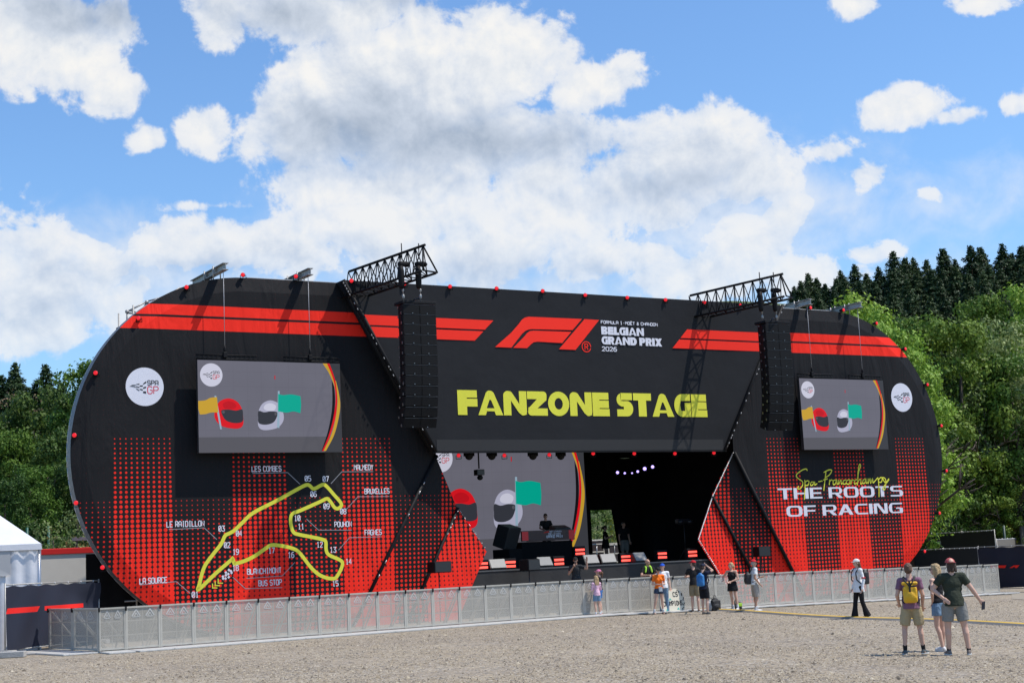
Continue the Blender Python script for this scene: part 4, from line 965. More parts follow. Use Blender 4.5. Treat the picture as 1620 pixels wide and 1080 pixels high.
# ------- things on the deck
DZ = 1.68
def wedge(x, y, off, lab, rz=0., far=False):
    s = P(x, y, off)[0]; T = thing('monitor_speaker', lab, 'monitor speaker', SW(s, -off, DZ), SANG+rz, 'floor monitors on the stage edge')
    mb = MB(); w = .66; q = [(-.30,0),(.28,0),(.30,.12),(-.02,.42),(-.16,.42),(-.34,.10)]   # y,z side outline
    vs = [(sx*w/2, a, b) for sx in (-1,1) for a, b in q]
    mb.add(vs, [(0,1,2,3,4,5),(11,10,9,8,7,6)]+[(i,(i+1)%6,(i+1)%6+6,i+6) for i in range(6)]); mb.build('cabinet', mat('monitor_black', (.03,.03,.03), .5), T)
    g = MB(); g.add([(-w/2+.03,-.165,.425),(w/2-.03,-.165,.425),(w/2-.03,-.355,.11),(-w/2+.03,-.355,.11)], [(0,1,2,3)]); g.add([(-w/2+.03,-.165,.43),(w/2-.03,-.165,.43),(w/2-.03,.0,.43),(-w/2+.03,.0,.43)],[(0,1,2,3)])
    g.build('grille', mat('monitor_grille', (.20,.20,.195), .5, var=.15), T)
for i, (x, lab) in enumerate(((783,'leftmost grey floor monitor on the stage edge'),(856,'grey floor monitor behind the boxy side speaker below the DJ booth'),(930,'grey floor monitor just right of the DJ booth'),(958,'grey floor monitor in front of the woman backstage'),(1006,'grey floor monitor beside the blinders right of the back opening'))):
    wedge(x, 890, -.75, lab, (-.1,.1,0,-.1,.15)[i])
def blinder(x, off, lab, z=DZ, k=1.):
    s = P(x, 890, off)[0]; T = thing('strip_blinder', lab, 'stage lamp', SW(s, -off, z), SANG, 'red strip lamps on the stage edge')
    MB().bbox((0,.08,.22*k), (.52*k,.2,.42*k), .02).build('housing', black_metal, T)
    for dz in (.14, .29):
        l = MB().box((0,-.032,dz*k), (.42*k,.02,.08*k)); l.build('lamp_strip', red_hot, T)
for i, (x, off, z) in enumerate(((763,-.6,DZ),(807,-.6,DZ),(884,-.6,DZ),(918,-1.9,DZ+.35),(990,-.7,DZ),(1048,-1.2,DZ+.05),(1096,-.6,DZ+.06))):
    blinder(x, off, 'red strip lamp ' + ('partly hidden behind the left folded panel','between the first floor monitor and the side speaker','right of the boxy side speaker below the DJ booth','raised behind the monitor right of the DJ booth','between the two monitors below the back opening','behind the tripod lamp at the right','last one before the right folded panel')[i], z)
def box_speaker(x, y, off, lab, w=.62, h=.42, rz=0., pole=True, zz=None):
    s, z = P(x, y, off); z = zz if zz is not None else z
    T = thing('fill_speaker', lab, 'speaker', SW(s, -off, z), SANG+rz, 'small fill speakers')
    mb = MB(); mb.bbox((0,0,0), (w,.5,h), .04); mb.build('cabinet', mat('speaker_black', (.010,.010,.011), .6), T)
    MB().box((0,-.255,0), (w*.9,.012,h*.86)).build('grille', mat('fill_grille', (.02,.02,.021), .4), T)
    if pole: p = MB(); p.tube((0,.05,-h/2),(0,.05,-(z-gh(*SW(s,-off,0)[:2]))), .02); p.build('pole', dark_metal, T)
box_speaker(695, 896.5, .6, 'black box speaker on a pole before the left folded panel', .75, .4, .1)
box_speaker(838, 893, .35, 'black box speaker in front of the DJ booth at the stage edge', .62, .42, .2)
box_speaker(1205, 872, .6, 'black box speaker before the right wing behind the man in the white T-shirt', .55, .42, -.2)
# big tilted side-fill on a sub
s = P(803,870,-4)[0]; T = thing('side_fill_speaker', 'large dark tilted speaker on a sub left of the DJ booth', 'speaker', SW(s, 4, DZ), SANG+.5)
MB().bbox((0,0,.4), (1.0,.8,.8), .02).build('sub_cabinet', mat('speaker_black', (.010,.010,.011), .6), T); MB().bbox((0,0,1.3), (.95,.6,.9), .04, 0, .35).build('top_cabinet', mat('monitor_black', (.03,.03,.03), .5), T)
# DJ booth
a = P(824,843,-4.2); b = P(907,840,-4.2); w = b[0]-a[0]; T = thing('dj_booth', 'black DJ booth with a red-glowing printed front strip', 'DJ booth', SW(a[0], 4.2, DZ), SANG)
MB().box((w/2,.4,.53), (w-.1,.7,1.06)).build('counter', black_cloth, T)
f = MB().box((w/2,-.03,1.30), (w,.1,.42)); f = f.build('front_strip', mat('booth_strip', (.05,.012,.012), .4), T)
pr = PR(-.082); pr.poly(R(0,1.12,.3,1.48)); pr.poly(R(w-.28,1.12,w,1.48)); pr.build('red_glow_print', mat('booth_red', (.12,.006,.008), .4, emit=(.25,.005,.01), estr=.5), f)
pr = PR(-.083); thin_text(pr, 'BELGIAN', w*.5, 1.31, .075, .018, 1.3, align=.0); thin_text(pr, 'GRAND PRIX', w*.46, 1.2, .085, .024, 1.1); thin_text(pr, 'MOËT & CHANDON', w*.52, 1.42, .05, .012, 1.); pr.build('booth_lettering', white_print, f)
pr = PR(-.083); pr.poly([(w*.40,1.40),(w*.47,1.46),(w*.53,1.46),(w*.5,1.42),(w*.46,1.42),(w*.44,1.40)]); pr.build('booth_emblem', red_print, f)
dk = MB(); dk.bbox((w*.35,.45,1.14),(.5,.4,.12),.01); dk.bbox((w*.62,.45,1.14),(.4,.4,.12),.01); dk.build('player_deck', dark_metal, T)
m = thing('dj_monitor', 'black wedge speaker on top of the DJ booth', 'monitor speaker', SW(a[0]+w*.86, 4.7, DZ+1.16), SANG)
MB().bbox((0,0,.3), (.8,.5,.4), .05, 0, .3).build('cabinet', mat('monitor_black', (.03,.03,.03), .5), m)
# flight cases and table behind the stage, seen through the opening
fc = mat('case_white', (.62,.62,.6), .5); 
for i, (x, y, off, ww, h, lab) in enumerate(((944,852,-14.8,.8,1.15,'white edged flight case at the left of the back opening'),(974,860,-14.8,.9,.9,'white framed flight case at the right of the back opening'))):
    s = P(x, y, off)[0]; T = thing('flight_case', lab, 'flight case', SW(s, -off, DZ), SANG)
    MB().box((0,.3,h/2), (ww,.6,h)).build('panel', mat('case_dark', (.04,.03,.035), .5), T)
    e = MB()
    for sx in (-1,1):
        e.box((sx*ww/2,-.005,h/2), (.06,.03,h)); 
    for zz in (0.03,h*.5,h): e.box((0,-.008,zz), (ww,.03,.06))
    e.box((0,.3,h+.02), (ww+.04,.64,.04)); e.build('edging', fc, T)
s = P(958,862,-14.2)[0]; T = thing('work_table', 'white folding table in the back opening of the stage', 'table', SW(s, 14.2, DZ), SANG)
MB().box((0,0,.95), (1.5,.6,.05)).build('tabletop', fc, T)
for sx in (-.7,.7):
    for sy in (-.25,.25): MB().tube((sx,sy,0),(sx,sy,.94),.022).build('leg', alu, T)
# tripod lamp at right inside
s = P(1082,828,-3)[0]; T = thing('tripod_lamp', 'dark lamp head on a thin stand at the right inside of the stage', 'stage lamp', SW(s, 3, DZ), SANG)
st = MB(); st.tube((0,0,.3),(0,0,1.5),.022); [st.tube((0,0,.5),(.35*math.cos(q),.35*math.sin(q),0),.014) for q in (0,2.1,4.2)]; st.build('stand', dark_metal, T)
h = MB(); h.bbox((0,0,1.65),(.7,.3,.2),.04); h.ell((-.25,-.1,1.62),(.16,.16,.12)); h.ell((.25,-.1,1.62),(.16,.16,.12)); h.build('head', dark_metal, T)

# ================================================================== crowd barrier
def perforated():
    m = bpy.data.materials.new('perforated_sheet'); m.use_nodes = True; t = m.node_tree; b = t.nodes['Principled BSDF']; out = t.nodes['Material Output']
    tc = N(t, 'ShaderNodeTexCoord'); n = N(t, 'ShaderNodeTexNoise'); n.inputs['Scale'].default_value = 3; n.inputs['Detail'].default_value = 6; t.links.new(tc.outputs['Object'], n.inputs[0])
    t.links.new(mixc(t, n.outputs[0], (.36,.335,.285), (.50,.465,.40)), b.inputs['Base Color']); b.inputs['Metallic'].default_value = .1; b.inputs['Roughness'].default_value = .55
    # round holes in a square grid
    sp = N(t, 'ShaderNodeSeparateXYZ'); t.links.new(tc.outputs['Object'], sp.inputs[0])
    def fr(o): return math_(t, 'SUBTRACT', math_(t, 'FRACT', math_(t, 'MULTIPLY', o, 62.)), .5)
    x, z = fr(sp.outputs[0]), fr(sp.outputs[2])
    d = math_(t, 'ADD', math_(t, 'MULTIPLY', x, x), math_(t, 'MULTIPLY', z, z))
    t.links.new(math_(t, 'GREATER_THAN', d, .085), b.inputs['Alpha'])
    return m
bar_alu = mat('barrier_aluminium', (.43,.405,.35), .6, .1, var=.25, vscale=4)
def barrier_panel(W, lab, gate=False):
    """one stage barrier element; local x along the fence, front face towards -y"""
    T = thing('barrier_panel', lab, 'crowd barrier', (0,0,0), 0, 'aluminium crowd barrier panels in front of the stage')
    H = 1.25; f = MB()
    for x in (.03, W-.03): f.box((x,0,H/2+.03), (.055,.05,H-.06))
    f.box((W/2,-.005,H-.02), (W-.005,.075,.045)); f.box((W/2,0,.10), (W-.12,.045,.05)); f.build('frame', bar_alu, T)
    g = MB()
    for z in (.47, .85): g.box((W/2,.022,z), (W-.12,.02,.03))
    g.box((W/2,.026,.62), (.03,.02,1.1)); g.build('cross_bar', bar_alu, T)
    s = MB(); s.add([(.05,-.012,.12),(W-.05,-.012,.12),(W-.05,-.012,H-.04),(.05,-.012,H-.04)], [(0,1,2,3)]); s.build('sheet', PERF, T)
    l = MB(); pr = PR(-.018)
    for cx in (W*.3, W*.7):
        q = [(cx-.12,.98),(cx,1.16),(cx+.12,.98)]; pr.stroke(q, .03); pr.stroke([(cx-.05,.985),(cx,1.06),(cx+.05,.985)], .022); pr.poly(R(cx-.1,.945,cx+.1,.965))
    pr.build('emblem_print', mat('barrier_print', (.50,.49,.46), .5), T)
    p = MB(); p.bbox((W/2,-.50,.025), (W-.006,1.05,.045), .008); p.build('foot_plate', mat('tread_plate', (.50,.49,.46), .5, .1, var=.15, vscale=6, bump=.4, bscale=40), T)
    r = MB(); r.tube((.05,.05,1.15),(.05,.95,.06),.025); r.tube((W-.05,.05,1.15),(W-.05,.95,.06),.025); r.box((W/2,.6,.04),(W-.05,1.1,.03)); r.build('brace', bar_alu, T)
    c = MB(); c.box((0,-.01,H-.05), (.05,.09,.12)); c.build('clip', black_metal, T)
    return T
PERF = perforated()
def bar_line(pts, labs):
    k = 0; proto = None; out = []
    for (a, b, n) in pts:
        a = V(*a); b = V(*b); d = (b-a)/n; W = float(np.linalg.norm(d)); rz = math.atan2(d[1], d[0])
        for i in range(n):
            q = a+d*i; c = a+d*(i+1); z = gh(q[0], q[1])
            lab = labs(len(out))
            if proto is None: o = proto = barrier_panel(1.035, lab)
            else: o = dup(proto, label=lab)
            o.location = (float(q[0]), float(q[1]), z); o.rotation_euler[2] = rz; o.scale = (W/1.035, 1, 1); out.append(o)
    return out
c0 = on_ground(199,1030)[:2]; c1 = on_ground(925,974.5)[:2]; c2 = (20.35, 65.93)
marks = ['first panel after the left corner of the barrier line','second panel from the left corner','third panel from the left corner','panel below the starting point of the circuit map','fifth panel from the left corner','sixth panel from the left corner','seventh panel from the left corner',
 'eighth panel from the left corner','ninth from the left corner, below the circuit number 15','tenth panel from the left corner','panel in front of the left seam foot','twelfth panel from the left corner','panel left of the box speaker on a pole','panel in front of the left folded panel tip','panel below the left end of the stage deck','panel in front of the DJ booth',
 'the one at which the waving host stands','panel behind the two girls','panel between the girls and the security guard','panel below the security guard','panel behind the girl in orange','panel behind the handwritten sign','panel right of the handwritten sign','panel behind the teen with the blue backpack','panel beside the black backpack on the ground','panel behind the woman in the black playsuit',
 'panel just right of the woman in the black playsuit','panel behind the man in the white T-shirt','first panel right of the man in the white T-shirt','second panel right of the man in the white T-shirt','third panel right of the man in the white T-shirt','panel below the middle of the slogan','panel left of the person in the white cap','panel behind the person in the white cap','first panel right of the person in the white cap','second panel right of the person in the white cap',
 'panel left of the man with the yellow backpack','panel behind the man with the yellow backpack','panel between the yellow backpack and the blonde woman','panel behind the blonde woman','panel right of the man in the red cap','second last panel at the right end','last panel at the right end of the barrier line']
bp_ = bar_line([(c0, c1, 16), (c1, c2, 22)], lambda i: 'barrier panel, ' + (marks[i] if i < 37 else marks[min(i+4, 42)] if i == 37 else marks[37]))
for i, o in enumerate(bp_):
    j = i if i < 36 else {36: 40, 37: 42}[i]
    o['label'] = 'barrier panel, ' + marks[j]
# dark return at the left corner
lc = on_ground(157,1033)[:2]; l2 = on_ground(78,1029)[:2]
ret = bar_line([(l2, lc, 2)], lambda i: 'shaded barrier panel of the short return at the left, ' + ('outer one' if i == 0 else 'inner one'))
g = bar_line([(lc, c0, 1)], lambda i: 'narrow barrier gate panel at the left corner of the line')

# ================================================================== fences, tent, cabin
def banner_mat(name, col, stripes):
    m = bpy.data.materials.new(name); m.use_nodes = True; t = m.node_tree; b = t.nodes['Principled BSDF']
    tc = N(t, 'ShaderNodeTexCoord'); sp = N(t, 'ShaderNodeSeparateXYZ'); t.links.new(tc.outputs['Object'], sp.inputs[0]); x, z = sp.outputs[0], sp.outputs[2]
    red = None
    for (x0, x1, z0, z1, sl) in stripes:
        zz = math_(t, 'SUBTRACT', z, math_(t, 'MULTIPLY', x, 0.)); xs = math_(t, 'SUBTRACT', x, math_(t, 'MULTIPLY', math_(t, 'SUBTRACT', z, z0), sl))
        q = math_(t, 'MULTIPLY', math_(t, 'MULTIPLY', math_(t, 'GREATER_THAN', xs, x0), math_(t, 'LESS_THAN', xs, x1)), math_(t, 'MULTIPLY', math_(t, 'GREATER_THAN', zz, z0), math_(t, 'LESS_THAN', zz, z1)))
        red = q if red is None else math_(t, 'MAXIMUM', red, q)
    c = mixc(t, red, col, (.75,.02,.015)) if red is not None else None
    if c: t.links.new(c, b.inputs['Base Color'])
    else: b.inputs['Base Color'].default_value = (*col, 1)
    b.inputs['Roughness'].default_value = .7; b.inputs['Specular IOR Level'].default_value = .25
    return m
def fence(name, a, b, z0, z1, m, lab, cat='fence', sag=.06, foot=True, post=steel, stays=True, seed=0):
    a = V(*a); b = V(*b); L = float(np.linalg.norm(b-a)); rz = math.atan2(b[1]-a[1], b[0]-a[0]); g0 = gh(*a)
    T = thing(name, lab, cat, (float(a[0]), float(a[1]), g0), rz); H = z1-z0
    nx = int(L/.12); nz = 12; vs = []; rnd = random.Random(seed)
    for j in range(nz+1):
        v = j/nz
        for i in range(nx+1):
            u = i/nx; drop = sag*(.5+.5*math.cos(u*L*2*PI/.8))*(v**3)
            y = -.03 - sag*.55*(math.sin(u*9+v*3.2+seed)+.6*math.sin(u*23-v*5))*(1-.5*v) - sag*.7*math.exp(-((u-.9)*4)**2)*math.sin(v*9+u*6)
            bl = sag*.9*math.sin(u*PI)*(1-v)
            vs.append((u*L, y, z0+.05+bl+(H-.08-bl)*v-drop*.5))
    mb = MB().add(vs, [(j*(nx+1)+i, j*(nx+1)+i+1, (j+1)*(nx+1)+i+1, (j+1)*(nx+1)+i) for j in range(nz) for i in range(nx)], True); mb.build('banner', m, T)
    fr = MB(); n = max(1, int(round(L/3.4)))
    for k in range(n+1):
        x = L*k/n
        for dx in ((0,) if k in (0, n) else (-.04, .04)): fr.tube((x+dx,0,.03), (x+dx,0,z1+.05), .024)
    fr.tube((0,0,z1), (L,0,z1), .021); fr.tube((0,0,z0+.08), (L,0,z0+.08), .018); fr.build('frame', post, T)
    if foot:
        for k in range(n+1): MB().bbox((L*k/n,0,.07), (.24,.66,.14), .02).build('concrete_foot', mat('concrete', (.36,.35,.33), .9, var=.2, bump=.3), T)
    ti = MB(); [ti.ell((L*(k+.5)/(n*7), -.02, z1-.01), (.02,.03,.03), n=6, m=4) for k in range(n*7)]; ti.build('cable_tie', mat('tie_white', (.5,.5,.5), .5), T)
    return T
a = on_ground(8,1036); b = on_ground(157,1018)
fence('fence_banner', a[:2], (b[0], b[1]), .05, 2.02, banner_mat('navy_banner', (.022,.026,.042), [(-.02,1.62,1.18,1.34,.7),(1.95,4.2,1.2,1.33,0)]), 'navy fabric banner with a red stripe on a site fence at the left edge', 'fence banner', .09, seed=1)
# right side: black scrims and the navy banner
def pt(px, dist): r = ray(px, 850); q = r*(dist/r[1]); return (float(q[0]), float(q[1]))
fence('fence_banner', pt(1546,69.5), pt(1700,66), .05, 2.0, banner_mat('navy_banner_right', (.020,.022,.035), []), 'navy fabric banner with small red marks at the right edge', 'fence banner', .1, foot=False, seed=4)
A = pt(1546,69.5); B = pt(1700,66)
fb = [o for o in C.objects if o.name.startswith('fence_banner')][-1]
pr = PR(-.16); L0 = math.dist(A, B)
def onb(px, py):
    r = ray(px, py); d = V(B[0]-A[0], B[1]-A[1], 0)/L0; n_ = V(-d[1], d[0], 0); t = ((V(A[0],A[1],0)-CAM) @ n_)/(r @ n_); q = CAM+r*t; return float((q-V(A[0],A[1],0)) @ d), float(q[2])-fb.location.z
for lst in (((1570,893.5),(1595,893.5),(1593,897.5),(1570,897.5)),): pr.poly([onb(*p) for p in lst])
pr.poly([onb(*p) for p in ((1600,897.5),(1607,893.5),(1616,893),(1612,897.5),(1608.5,897.5),(1609,896),(1606,896),(1605,897.5))]); pr.build('banner_print', red_print, [c for c in fb.children if c.name.startswith('banner')][0])
fence('site_fence', pt(1440,76), pt(1545,70), .1, 1.95, mat('scrim_black', (.010,.010,.011), .8), 'black scrim site fence right behind the right end of the barrier', 'fence', .02, foot=False, seed=2)
f2_ = fence('site_fence', pt(1474,82), pt(1574,76), .2, 2.78, mat('scrim_black', (.010,.010,.011), .8), 'farther black scrim fence with a small white notice', 'fence', .02, foot=False, seed=3)
MB().box((.65+.2,-.06,2.3), (.35,.01,.2)).build('notice', mat('notice_grey', (.4,.4,.4), .6), f2_)
fence('wooden_fence', pt(1576,76), pt(1615,93), .0, 2.35, mat('weathered_wood', (.12,.108,.09), .9, var=.3, vscale=12), 'weathered grey timber fence receding at the right', 'fence', .0, foot=False, seed=5)
fence('wooden_fence', pt(1615,93), pt(1720,93), .0, 2.0, mat('weathered_wood', (.17,.155,.13), .9, var=.3, vscale=12), 'low far timber fence at the right edge', 'fence', .0, foot=False, seed=6)
# concrete path at the right
path = MB(); q = [pt(1592,67), pt(1760,62), pt(1760,50), pt(1592,59)]
path.add([(p[0], p[1], gh(*p)+.012) for p in q], [(0,1,2,3)]); struct(path.build('path', mat('path_concrete', (.29,.25,.19), .9, var=.25, vscale=.8, bump=.3, bscale=4)))
# yellow painted hose line / cable ramp on the gravel
def cable():
    pts = [on_ground(*p) for p in ((1108,965),(1140,965.5),(1200,969),(1260,973.5),(1320,977),(1380,979.5),(1440,981),(1500,983),(1560,986),(1625,990),(1700,995))]
    sp = smooth_pts([(p[0], p[1]) for p in pts], False, 5); 
    T = thing('cable_cover', 'long low grey cable cover with a yellow top strip across the gravel', 'cable cover', (0,0,0))
    def sweep(w, h, z0, name, m, off=0):
        mb = MB(); vs = []
        for i, p in enumerate(sp):
            a = sp[max(0,i-1)]; b = sp[min(len(sp)-1,i+1)]; d = V(b[0]-a[0], b[1]-a[1]); d /= np.linalg.norm(d); n = V(-d[1], d[0]); g = gh(*p)+z0
            for (u, v) in ((-w/2,0),(-w*.32,h),(w*.32,h),(w/2,0)): vs.append((p[0]+n[0]*(u+off), p[1]+n[1]*(u+off), g+v))
        mb.add(vs, [(4*i+k, 4*i+k+1, 4*i+k+5, 4*i+k+4) for i in range(len(sp)-1) for k in range(3)]); mb.build(name, m, T)
    sweep(.34, .055, 0., 'cover', mat('cover_grey', (.2,.19,.175), .8, var=.2)); sweep(.16, .014, .056, 'strip', mat('strip_yellow', (.68,.42,.04), .7, var=.15), .02)
cable()

# tent at the left
def tent():
    # gable end facing the camera-left, side wall towards the camera
    e = at(65, 867, 47); zt = float(e[2]); ex = float(e[0]); ey = 47.
    T = thing('marquee_tent', 'white marquee tent with a hanging side wall cut by the left edge', 'tent', (ex, ey, gh(ex, ey)), math.radians(19))
    wm = mat('tent_pvc', (.66,.66,.68), .55, bump=.5, bscale=1.6, var=.08); W = 6.; D = 5.; h = zt; hr = 3.1+1.25
    h += .15; r = MB(); rh = h+2.35
    r.add([(0,-.02,h),(-W,-.02,h),(-W/2,-.02+D*.5,rh),(0,D,h),(-W,D,h)], [(0,1,2),(0,2,3),(3,2,4),(4,2,1)])
    r.add([(0,-.04,h),(-W,-.04,h),(-W,-.04,h-.18),(0.03,-.04,h-.18)], [(0,1,2,3)]); r.add([(.03,-.04,h),(.03,D,h),(.03,D,h-.18),(.03,-.04,h-.18)], [(0,1,2,3)])
    r.build('roof', wm, T)
    w_ = MB(); n = 70; vs = []
    for k in range(n+1):
        x = -W*k/n; vs += [(x, .03+.035*math.sin(k*1.3)+.03*math.sin(k*.41), 0.02), (x, .05+.02*math.sin(k*1.3), h-.1)]
    w_.add(vs, [(2*k, 2*k+1, 2*k+3, 2*k+2) for k in range(n)], True)
    vs = []
    for k in range(n+1):
        y = .05+(D-.05)*k/n; vs += [(-.02+.03*math.sin(k*1.1), y, 0.02), (-.02, y, h-.1)]
    w_.add(vs, [(2*k, 2*k+1, 2*k+3, 2*k+2) for k in range(n)], True); w_.build('side_wall', wm, T)
    dp = MB(); dp.add([(-.9,-.01,h-.16),(-2.3,-.01,h-.16),(-2.3,-.03,h-.7),(-1.7,-.06,h-.85),(-1.1,-.05,h-.95),(-.9,-.03,h-.9)], [(0,1,2,3,4,5)]); dp.build('rolled_flap', mat('tent_flap_grey', (.38,.38,.38), .6), T)
    p = MB(); [p.tube((x,.1,0),(x,.1,h),.05) for x in (-.06,-3,-5.9)]; p.build('pole', alu, T)
tent()
# long low cabin with a red roof edge
a = at(60, 870, 62); b = at(146, 865, 62); T = thing('site_cabin', 'long beige site cabin with a red roof edge behind the tent', 'cabin', (float(a[0])-4, 60.6, gh(a[0],62)), math.radians(20)); w = float(b[0]-a[0])+4.25
h1 = float(b[2])+.0; z0 = .0
MB().box((w/2,1.2,(h1-.2)/2), (w,2.4,h1-.2)).build('wall', mat('cabin_beige', (.76,.70,.60), .6, var=.05), T); MB().bbox((w/2,1.2,h1-.1), (w+.08,2.5,.24), .02).build('roof_edge', mat('cabin_red', (.72,.02,.015), .5), T)
MB().box((w/2,-.02,.35), (w,.1,.5)).build('painted_base_shadow', mat('cabin_dark', (.05,.05,.05), .7), T)  # near-black strip standing in for the shade along the cabin's foot
a = at(121, 852, 66); T = thing('parked_trailer', 'small grey trailer rail visible above the cabin roof', 'trailer', (float(a[0]), 66, gh(a[0],66)), 0)
f = MB(); zz = float(a[2]); f.tube((0,0,0),(0,0,zz),.06); f.tube((1.6,0,0),(1.6,0,zz),.06); f.box((.8,0,zz),(1.9,.3,.16)); f.box((.8,0,zz-.45),(1.7,.3,.1)); f.build('rail', steel, T); MB().box((.8,.3,zz/2-.3),(1.6,.2,zz-.5)).build('body', mat('trailer_grey', (.3,.3,.3), .6), T)
# green mesh fence post at the left
for i, (x, y, lab) in enumerate(((43,834,'fence post nearer the left edge among the bushes'),(77,832,'tall green fence post in front of the pale bush'))):
    a = at(x, y, 68); T = MB(); T.tube((0,0,0),(0,0,float(a[2])-gh(a[0],68)),.06); T = T.build('fence_post', mat('post_green', (.012,.09,.06), .5), None, (float(a[0]), 68, gh(a[0],68))); tag(T, 'dark green '+lab, 'fence post')
a = at(1590, 857, 84); T = MB().tube((0,0,0),(0,0,float(a[2])-gh(a[0],84)+.9),.07); T = T.build('fence_post', mat('post_dark_green', (.02,.05,.04), .5), None, (float(a[0]), 84, gh(a[0],84))); tag(T, 'dark fence post behind the timber fence at the right', 'fence post')
a = at(1617, 840, 88); T = MB().tube((0,0,-2),(0,0,float(a[2])-gh(a[0],88)+.6),.16); T = T.build('wooden_post', mat('weathered_wood', (.17,.155,.13), .9), None, (float(a[0]), 88, gh(a[0],88))); tag(T, 'thick grey post at the right edge behind the fences', 'post')
# concrete block beneath the left banner and a board
MB_ = MB().bbox((0,0,.09),(.9,.35,.17),.02); a = on_ground(14,1040); o = MB_.build('concrete_block', mat('concrete', (.36,.35,.33), .9), None, a, .1); tag(o, 'grey concrete block at the foot of the left fence banner', 'concrete block')
o = MB().bbox((0,0,.02),(1.5,.5,.04),.01).build('ground_board', mat('board_grey', (.3,.29,.27), .9, var=.2), None, on_ground(80,1033), .15); tag(o, 'flat grey board on the gravel before the shaded barrier panels', 'board')
# handwritten sign leaning on the barrier
s0 = on_ground(1066,968.8); T = thing('cardboard_sign', 'cream handwritten sign with a chequered edge leaning on the barrier', 'sign', s0, math.radians(40)); T.scale = (.86,.86,.86)
MB().prism(smooth_pts([(-.62,.05),(.45,.0),(.7,.3),(.66,.75),(.3,.98),(-.1,.92),(-.55,.95)], True, 3), 0, .02).build('board', mat('sign_cream', (.66,.62,.5), .8), T)
pr = PR(-.003); fat_text(pr, 'CS', .02, .62, .2, .8) if 'C' in FAT else thin_text(pr, 'CS', .1, .66, .17, .04); thin_text(pr, 'CHAMPIONS', -.52, .3, .17, .04, .82); 
for k in range(12):
    q = smooth_pts([(.45,.03),(.64,.3),(.6,.7),(.3,.93)], False, 6)[min(18,int(k*1.55))]; pr.poly(R(q[0]-.03+(k%2)*.04, q[1]-.03, q[0]+.03+(k%2)*.04, q[1]+.03))
pr.build('sign_lettering', black_print, T); pr = PR(-.003)
for c in ((-.1,.52),(-.35,.1),(.3,.12)): pr.poly([(c[0]-.08,c[1]),(c[0]+.08,c[1]),(c[0],c[1]+.1)])
pr.build('sign_triangles', mat('sign_teal', (.05,.42,.36), .8), T)
T.rotation_euler[0] = -.12
# ================================================================== trees
def leaf_mat(name, c1, c2, trans=.25):
    m = bpy.data.materials.new(name); m.use_nodes = True; t = m.node_tree; b = t.nodes['Principled BSDF']; out = t.nodes['Material Output']
    at_ = N(t, 'ShaderNodeAttribute', attribute_name='leafrand'); oi = N(t, 'ShaderNodeObjectInfo')
    c = mixc(t, at_.outputs['Fac'], c1, c2)
    hs = N(t, 'ShaderNodeHueSaturation'); t.links.new(c, hs.inputs['Color'])
    mr = N(t, 'ShaderNodeMapRange'); t.links.new(oi.outputs['Random'], mr.inputs[0]); mr.inputs[3].default_value = .475; mr.inputs[4].default_value = .52; t.links.new(mr.outputs[0], hs.inputs['Hue'])
    mr = N(t, 'ShaderNodeMapRange'); t.links.new(oi.outputs['Random'], mr.inputs[0]); mr.inputs[3].default_value = 1.5; mr.inputs[4].default_value = .85; t.links.new(mr.outputs[0], hs.inputs['Value'])
    t.links.new(hs.outputs[0], b.inputs['Base Color']); b.inputs['Roughness'].default_value = .55; b.inputs['Specular IOR Level'].default_value = .2
    tr = N(t, 'ShaderNodeBsdfTranslucent'); t.links.new(hs.outputs[0], tr.inputs[0]); ms = N(t, 'ShaderNodeMixShader'); ms.inputs[0].default_value = trans
    t.links.new(b.outputs[0], ms.inputs[1]); t.links.new(tr.outputs[0], ms.inputs[2]); t.links.new(ms.outputs[0], out.inputs[0])
    return m
def leaf_mesh(name, cen, nor, size, rng, mats, asp=.6):
    """many small leaf-shaped quads at cen, loosely facing nor"""
    n = len(cen); nor = nor + rng.normal(0, .5, (n,3)); nor /= np.linalg.norm(nor, axis=1)[:,None]
    a = np.cross(nor, rng.normal(0,1,(n,3))); a /= np.linalg.norm(a, axis=1)[:,None]; b = np.cross(nor, a)
    s = size*rng.uniform(.6,1.4,n)[:,None]
    v = np.stack([cen-a*s, cen-b*s*asp+a*s*.1, cen+a*s, cen+b*s*asp+a*s*.1], 1).reshape(-1,3)
    me = bpy.data.meshes.new(name); me.vertices.add(4*n); me.vertices.foreach_set('co', v.ravel()); me.loops.add(4*n); me.loops.foreach_set('vertex_index', np.arange(4*n, dtype=np.int32))
    me.polygons.add(n); me.polygons.foreach_set('loop_start', np.arange(0,4*n,4, dtype=np.int32)); me.update(calc_edges=True); me.validate()
    at_ = me.attributes.new('leafrand', 'FLOAT', 'FACE'); at_.data.foreach_set('value', rng.uniform(0,1,n).astype(np.float32))
    me.materials.append(mats); return me
LM = dict(mid=leaf_mat('leaves_mid', (.050,.108,.014), (.14,.225,.035)), bright=leaf_mat('leaves_bright', (.11,.22,.022), (.25,.38,.06)), dark=leaf_mat('leaves_dark', (.022,.056,.010), (.075,.13,.026)),
    pale=leaf_mat('leaves_pale', (.10,.155,.04), (.24,.30,.12)), yellow=leaf_mat('leaves_yellow', (.13,.17,.015), (.30,.26,.03)), needle=leaf_mat('needles', (.016,.038,.013), (.050,.084,.028), .1), brown=leaf_mat('leaves_brown', (.11,.085,.04), (.17,.13,.07)))
bark = mat('bark', (.09,.07,.055), .95, bump=.6, bscale=6, var=.4, vscale=5); bark_pale = mat('bark_pale', (.22,.18,.14), .95, bump=.5, bscale=6)
TREES = {}
